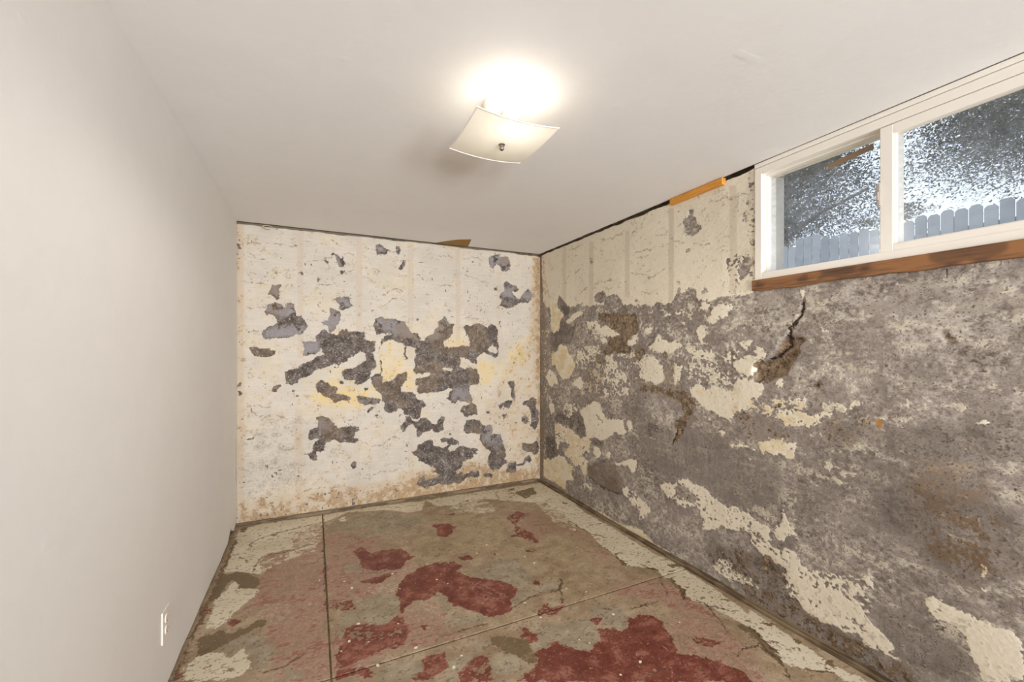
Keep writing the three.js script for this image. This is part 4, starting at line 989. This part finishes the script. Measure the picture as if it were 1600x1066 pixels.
{ // rough wooden board under the window frame
  const s = new THREE.Shape(), a = 2.136, b = 3.24; s.moveTo(U(a), 1.566); s.lineTo(U(a), 1.522);
  for (let u = a + 0.05; u < b; u += 0.04) s.lineTo(U(u), 1.514 + 0.007 * vn(u * 12, 2) + (u > 2.45 && u < 2.7 ? 0.003 : 0)); s.lineTo(U(b), 1.514); s.lineTo(U(b), 1.566);
  const g = new THREE.ExtrudeGeometry(s, { depth: 0.05, bevelEnabled: true, bevelSize: 0.003, bevelThickness: 0.003, bevelSegments: 2 }); g.rotateY(-Math.PI / 2); g.translate(RIGHT + 0.034, 0, 0);
  const t = structure(mesh('trim_1', metreUV(g), M.sill), 'rough dark-stained wooden board under the window');
  void t;
}

// ---------------------------------------------------------------- ceiling light
{
  const L = group('ceiling_light'); L.position.set(0.622, TOP, -1.402);
  tag(L, 'square frosted glass ceiling light, lit, with a round white base', 'ceiling light');
  const prof = [[0.0, -0.034], [0.045, -0.034], [0.060, -0.031], [0.066, -0.024], [0.070, -0.004], [0.070, 0]].map(([r, y]) => new THREE.Vector2(r, y));
  mesh('base', new THREE.LatheGeometry(prof, 48), M.whiteMetal, L);
  mesh('rod', new THREE.CylinderGeometry(0.003, 0.003, 0.13, 12).translate(0, -0.095, 0), M.nickel, L);
  // bent square sheet of frosted glass, corners turned up
  const n = 24, a = 0.152, y0 = -0.142, hOf = (x, z) => y0 + 0.46 * (x * x + z * z) + 0.10 * (x * x - z * z);
  const pos = [], idx = []; for (const th of [0, 0.004]) for (let j = 0; j <= n; j++) for (let i = 0; i <= n; i++) { const x = -a + 2 * a * i / n, z = -a + 2 * a * j / n; pos.push(x, hOf(x, z) + th, z); }
  const N = (n + 1) * (n + 1), at = (i, j, k) => k * N + j * (n + 1) + i;
  for (let j = 0; j < n; j++) for (let i = 0; i < n; i++) { idx.push(at(i, j, 0), at(i + 1, j, 0), at(i + 1, j + 1, 0), at(i, j, 0), at(i + 1, j + 1, 0), at(i, j + 1, 0)); }
  const g = new THREE.BufferGeometry(); g.setAttribute('position', new THREE.Float32BufferAttribute(pos.slice(0, N * 3), 3)); g.setIndex(idx); g.computeVertexNormals();
  const frosted = new THREE.MeshPhysicalMaterial({ color: new THREE.Color(0.93, 0.87, 0.74), transmission: 0.2, thickness: 0, roughness: 1, ior: 1.45, specularIntensity: 0.4 });
  const shade = mesh('glass_shade', g, frosted, L);
  { // clear polished rim round the sheet
    const pts = []; const e = (x, z) => pts.push(new THREE.Vector3(x, hOf(x, z), z)); for (let k = 0; k < 16; k++) e(-a + 2 * a * k / 16, -a); for (let k = 0; k < 16; k++) e(a, -a + 2 * a * k / 16); for (let k = 0; k < 16; k++) e(a - 2 * a * k / 16, a); for (let k = 0; k < 16; k++) e(-a, a - 2 * a * k / 16);
    const path = new THREE.CurvePath(); for (let k = 0; k < pts.length; k++) path.add(new THREE.LineCurve3(pts[k], pts[(k + 1) % pts.length]));
    mesh('rim', new THREE.TubeGeometry(path, 256, 0.0022, 6, true), M.whiteMetal, shade);
  }
  const fin = [[0, -0.166], [0.005, -0.165], [0.0085, -0.161], [0.009, -0.157], [0.006, -0.152], [0.006, -0.148], [0.012, -0.146], [0.012, -0.143], [0, -0.143]].map(([r, y]) => new THREE.Vector2(r, y));
  mesh('finial', new THREE.LatheGeometry(fin, 24), M.nickel, L);
  const socket = mesh('socket', new THREE.CylinderGeometry(0.016, 0.016, 0.04, 20).rotateX(Math.PI / 2).translate(0.004, -0.054, 0.03), M.whiteMetal, L);
  void socket;
  const bp = [[0, 0], [0.010, 0], [0.012, 0.006], [0.020, 0.022], [0.027, 0.036], [0.029, 0.046], [0.026, 0.058], [0.018, 0.068], [0.008, 0.073], [0, 0.074]].map(([r, y]) => new THREE.Vector2(r, y));
  const bulb = mesh('light_bulb', new THREE.LatheGeometry(bp, 28).rotateX(Math.PI / 2).translate(0.010, -0.060, 0.046), std({ color: 0xffffff, emissive: LAMP_COLOR, emissiveIntensity: 6, roughness: 0.5 }), L);
  const p = new THREE.PointLight(LAMP_COLOR, LAMP_POWER); p.name = 'bulb'; p.position.set(0.010, -0.060, 0.092); p.castShadow = true; p.shadow.radius = 1.2; p.shadow.mapSize.set(1024, 1024); p.shadow.camera.near = 0.03; L.add(p);
  const soft = new THREE.SpotLight(LAMP_COLOR, SHADE_POWER, 0, 1.54, 0.22); soft.name = 'shade'; soft.position.set(0, -0.178, 0); soft.target.position.set(0, -1, 0); soft.castShadow = true; soft.shadow.radius = 4; soft.shadow.mapSize.set(1024, 1024); L.add(soft, soft.target);
  void bulb; lit(L);
}

// ---------------------------------------------------------------- fill light added out of view behind the camera to even the brightness
{
  const W = group('added_fill_light'); W.position.set(0.60, 0, 3.6); tag(W, 'added fill light on a tripod, unseen at the far end behind the camera', 'fill light');
  const dark = std({ color: 0x2c2a28, roughness: 0.6 });
  mesh('pole', new THREE.CylinderGeometry(0.012, 0.012, 0.62, 14).translate(0, 0.37, 0), dark, W);
  for (let k = 0; k < 3; k++) { const a = k * 2.094 + 0.5, q = new THREE.CatmullRomCurve3([new THREE.Vector3(0, 0.32, 0), new THREE.Vector3(Math.cos(a) * 0.3, 0.008, Math.sin(a) * 0.3)]); mesh('leg', new THREE.TubeGeometry(q, 2, 0.008, 8), dark, W); }
  mesh('crossbar', boxG(-0.76, 0.76, 0.66, 0.685, -0.012, 0.012, 0.004), dark, W);
  for (const x of [-0.72, 0.72]) {
    const head = group('fill_head', W); head.position.set(x, 0.83, -0.02); head.rotation.x = 0.26;
    mesh('housing', boxG(-0.16, 0.16, -0.12, 0.12, 0, 0.06, 0.015), dark, head);
    mesh('fill_panel', new THREE.PlaneGeometry(0.28, 0.2).rotateY(Math.PI).translate(0, 0, -0.002), std({ color: 0xffffff, emissive: FILL_COLOR, emissiveIntensity: 4, roughness: 0.5 }), head);
    const p = new THREE.SpotLight(FILL_COLOR, FILL_POWER, 0, 0.8, 0.9); p.name = 'added_fill'; p.position.set(0, 0, -0.02); p.target.position.set(0, 0, -1.0); p.castShadow = true; p.shadow.radius = 24; p.shadow.mapSize.set(1024, 1024); head.add(p, p.target);
  }
}

// ---------------------------------------------------------------- small things
{ // pine block at the top of the right wall
  const o = mesh('wood_block', metreUV(boxG(RIGHT - 0.024, RIGHT + 0.006, 2.092, 2.128, U(1.620), U(1.975), 0.003)), M.pine);
  tag(o, 'short yellow pine block nailed at the top of the wall beside the window', 'wood block');
}
{ // brown paper scrap hanging out of the gap over the back wall
  const P = [[0.921, 3.462], [0.99, 3.36], [1.07, 3.27], [1.159, 3.222], [1.185, 3.33], [1.20, 3.40], [1.215, 3.462]];
  const s = new THREE.Shape(P.map(([x, d]) => new THREE.Vector2(x, d)));
  const g = new THREE.ExtrudeGeometry(s, { depth: 0.0015, bevelEnabled: false, curveSegments: 4 }); g.rotateX(-Math.PI / 2); g.translate(0, TOP - 0.003, 0);
  const o = mesh('paper_scrap', g, std({ color: 0x9a7238, roughness: 0.9 })); tag(o, 'torn brown paper scrap at the ceiling edge over the back wall', 'paper');
}
{ // duplex outlet low on the left wall
  const o = group('wall_outlet'); o.position.set(LEFT, 0.252, -1.893); tag(o, 'white duplex wall outlet low on the left drywall', 'outlet');
  mesh('cover_plate', new RoundedBoxGeometry(0.006, 0.114, 0.076, 3, 0.003).translate(0.003, 0, 0), M.plastic, o);
  for (const y of [-0.0195, 0.0195]) {
    const r = mesh('receptacle', new THREE.CylinderGeometry(0.0165, 0.0165, 0.003, 28).rotateZ(Math.PI / 2).translate(0.007, y, 0), M.plastic, o);
    for (const z of [-0.0063, 0.0063]) mesh('slot', boxG(0.0082, 0.0087, y - 0.0005, y + 0.0085, z - 0.001, z + 0.001), M.slot, r);
    mesh('ground_hole', new THREE.CylinderGeometry(0.0024, 0.0024, 0.0006, 12).rotateZ(Math.PI / 2).translate(0.0086, y - 0.008, 0), M.slot, r);
  }
  mesh('screw', new THREE.CylinderGeometry(0.003, 0.003, 0.002, 14).rotateZ(Math.PI / 2).translate(0.0065, 0, 0), M.nickel, o);
}
{ // strip of brown tape on the outside of the left pane
  const g = new THREE.BoxGeometry(0.0012, 0.024, 0.165); const o = mesh('tape_strip', g, M.tape ?? std({ color: 0x8a6a40, roughness: 0.8 }));
  o.position.set(RIGHT + 0.0605, 2.029, U(2.505)); o.rotation.x = -0.12; tag(o, 'strip of brown tape stuck to the left window pane', 'tape');
}
{ // nail under the wooden board
  const o = group('nail'); o.position.set(RIGHT - 0.002, 1.508, U(2.82)); tag(o, 'thin rusty nail poking down under the wooden window board', 'nail');
  mesh('shank', new THREE.CylinderGeometry(0.0022, 0.001, 0.03, 8).translate(0, -0.013, 0), std({ color: 0x4a3a30, roughness: 0.7, metalness: 0.4 }), o);
}
{ // loose curl of paint at the top left of the back wall
  const o = mesh('paint_curl', new THREE.TorusGeometry(0.022, 0.006, 8, 20, 5.2).scale(1.3, 0.62, 1), std({ color: 0xb7a489, roughness: 0.9 }));
  o.position.set(LEFT + 0.185, 2.108, -BACK + 0.008); tag(o, 'loose curled paint flake at the top left of the back wall', 'paint flake');
}
{ // paint chips lying on the floor: x, distance ahead, size
  const spots = FLOOR_CHIPS;
  const shape = (k) => { const s = new THREE.Shape(), n = 5 + k % 3; for (let i = 0; i < n; i++) { const a = i / n * 6.283, r = 0.55 + 0.45 * vn(k * 7.7 + i * 3.1, k); s[i ? 'lineTo' : 'moveTo'](r * Math.cos(a), r * Math.sin(a) * 0.75); } s.closePath(); return new THREE.ExtrudeGeometry(s, { depth: 0.12, bevelEnabled: false }).rotateX(-Math.PI / 2); };
  const shapes = [0, 1, 2, 3].map(shape), mat = std({ color: 0xe9dfc6, roughness: 0.8 });
  spots.forEach(([x, d, r], k) => {
    const o = mesh('paint_chip' + (k ? '_' + String(k).padStart(3, '0') : ''), shapes[k % 4], mat);
    o.position.set(x, 0.0002, -d); o.rotation.y = k * 1.7; o.scale.set(r, Math.min(r, 0.012), r); tag(o, 'small cream paint chip lying on the worn floor', 'paint chip', 'paint chips on the floor');
  });
}

// ---------------------------------------------------------------- outside: ground, fence, trees
const GRADE = 1.42;
structure(mesh('ground', boxG(RIGHT + 0.22, 40, GRADE - 0.4, GRADE, -30, 25), std({ color: 0x8d8468, roughness: 1 })), 'bare ground outside the window');
{
  const f = group('wooden_fence'); f.position.set(8.0, GRADE, 0); tag(f, 'grey picket fence with dog-ear tops beyond the window', 'fence');
  const mats = [0x8f949a,0x868b92,0x999da2].map((c) => std({ color: c, roughness: 0.9 }));
  const picket = (h) => { const w = 0.064, s = new THREE.Shape([[-w, 0.03], [w, 0.03], [w, h - 0.035], [w - 0.03, h], [-w + 0.03, h], [-w, h - 0.035]].map(([x, y]) => new THREE.Vector2(x, y))); return new THREE.ExtrudeGeometry(s, { depth: 0.018, bevelEnabled: false }).rotateY(Math.PI / 2); };
  const gs = [1.72, 1.745, 1.76, 1.70, 1.735].map(picket), tall = picket(1.83);
  let k = 0; for (let z = -10; z < 2.5; z += 0.1405, k++) { const t = Math.abs(z + 4.52) < 0.15; const m = mesh('picket', t ? tall : gs[(k * 7 + (k >> 2)) % 5], mats[(k * 5) % 3], f); m.position.set(0, 0, z); }
  for (const y of [0.35, 1.40]) mesh('rail', boxG(0.018, 0.056, y, y + 0.09, -10.1, 2.5), mats[1], f);
  for (let z = -9.8; z < 2.5; z += 2.4) mesh('post', boxG(0.056, 0.145, -0.3, 1.66, z - 0.045, z + 0.045), mats[0], f);
}
const bark = std({ color: 0x5b4c3e, roughness: 1 });
function leaves(cx, cy, cz, rx, ry, rz, n, size, clumps) {
  const pos = [], nor = [], cl = []; for (let i = 0; i < clumps; i++) { let a, b, c; do { a = ran(-1, 1); b = ran(-1, 1); c = ran(-1, 1); } while (a * a + b * b + c * c > 1); cl.push([a, b, c]); }
  const v = (x, y, z) => new THREE.Vector3(x, y, z), q = new THREE.Quaternion(), e = new THREE.Euler();
  for (let i = 0; i < n; i++) {
    const c = cl[i % clumps], g = () => (rnd() + rnd() + rnd() - 1.5) * 0.34;
    const o = v(cx + (c[0] + g()) * rx, cy + (c[1] + g()) * ry, cz + (c[2] + g()) * rz), s = size * ran(0.6, 1.25);
    q.setFromEuler(e.set(ran(-1.1, 1.1), ran(0, 6.283), ran(-0.6, 0.6)));
    const P = [v(-s, 0, 0), v(0, 0.12 * s, -0.45 * s), v(s, 0, 0), v(0, 0.12 * s, 0.45 * s)].map((p) => p.applyQuaternion(q).add(o)), m = v(0, 1, 0).applyQuaternion(q);
    for (const k of [0, 1, 2, 0, 2, 3]) { pos.push(P[k].x, P[k].y, P[k].z); nor.push(m.x, m.y, m.z); }
  }
  const g = new THREE.BufferGeometry(); g.setAttribute('position', new THREE.Float32BufferAttribute(pos, 3)); g.setAttribute('normal', new THREE.Float32BufferAttribute(nor, 3)); return g;
}
const leafMat = (c) => new THREE.MeshPhysicalMaterial({ color: c, transmission: 0.35, thickness: 0, roughness: 0.95, side: THREE.DoubleSide });
function tree(name, label, color, [x, y, z], [rx, ry, rz], n, size, clumps, lean = 0) {
  const t = group(name); t.position.set(x, GRADE, z - lean); tag(t, label, 'tree', 'trees behind the fence');
  const top = y - GRADE, tube = (pts, r) => new THREE.TubeGeometry(new THREE.CatmullRomCurve3(pts.map((p) => new THREE.Vector3(...p))), 12, r, 8);
  const parts = [tube([[0, -0.1, 0], [0.06, top * 0.4, 0.05], [-0.03, top * 0.8, lean * 0.5 - 0.04], [0, top + ry * 0.4, lean]], rx * 0.05)];
  for (let i = 0; i < 6; i++) { const a = i * 1.05, h = top - ry * 0.5 + i * 0.1 * ry; parts.push(tube([[0, h, lean * 0.6], [Math.cos(a) * rx * 0.35, h + 0.25 * ry, lean + Math.sin(a) * rz * 0.35], [Math.cos(a) * rx * 0.75, h + 0.5 * ry, lean + Math.sin(a) * rz * 0.75]], rx * 0.018)); }
  mesh('trunk', merge(parts), bark, t);
  const f = mesh('foliage', leaves(0, top, lean, rx, ry, rz, n, size, clumps), leafMat(color), t); f.userData.kind = 'stuff'; return t;
}
tree('leafy_tree', 'dense dark green tree beyond the fence, behind the left pane', 0x5c8238, [10.4, 5.6, -6.6], [1.7, 1.6, 1.55], 40000, 0.036, 150);
const pale = tree('leafy_tree_001', 'green tree beyond the fence, behind the right pane', 0x6d9a3c, [10.6, 5.5, -2.85], [1.5, 1.6, 1.3], 36000, 0.036, 140, -1.3);
tree('leafy_tree_002', 'far tree filling the gap between the crowns behind the fence', 0x5d7350, [15.5, 6.3, -9.5], [2.6, 2.2, 3.2], 22000, 0.06, 110);
{ // a low branch over the fence, sunlight put into its yellow leaf colour
  const y = mesh('sunlit_leaves', leaves(-1.7, 2.12, -2.15, 0.3, 0.16, 0.5, 900, 0.035, 18), leafMat(0xe6cf6a), pale); y.userData.kind = 'stuff';
  mesh('branch', new THREE.TubeGeometry(new THREE.CatmullRomCurve3([[0, 1.0, 0], [-1.0, 1.35, -1.2], [-1.7, 2.12, -2.15]].map((p) => new THREE.Vector3(...p))), 12, 0.009, 6), bark, pale);
}

renderer.render(scene, camera);
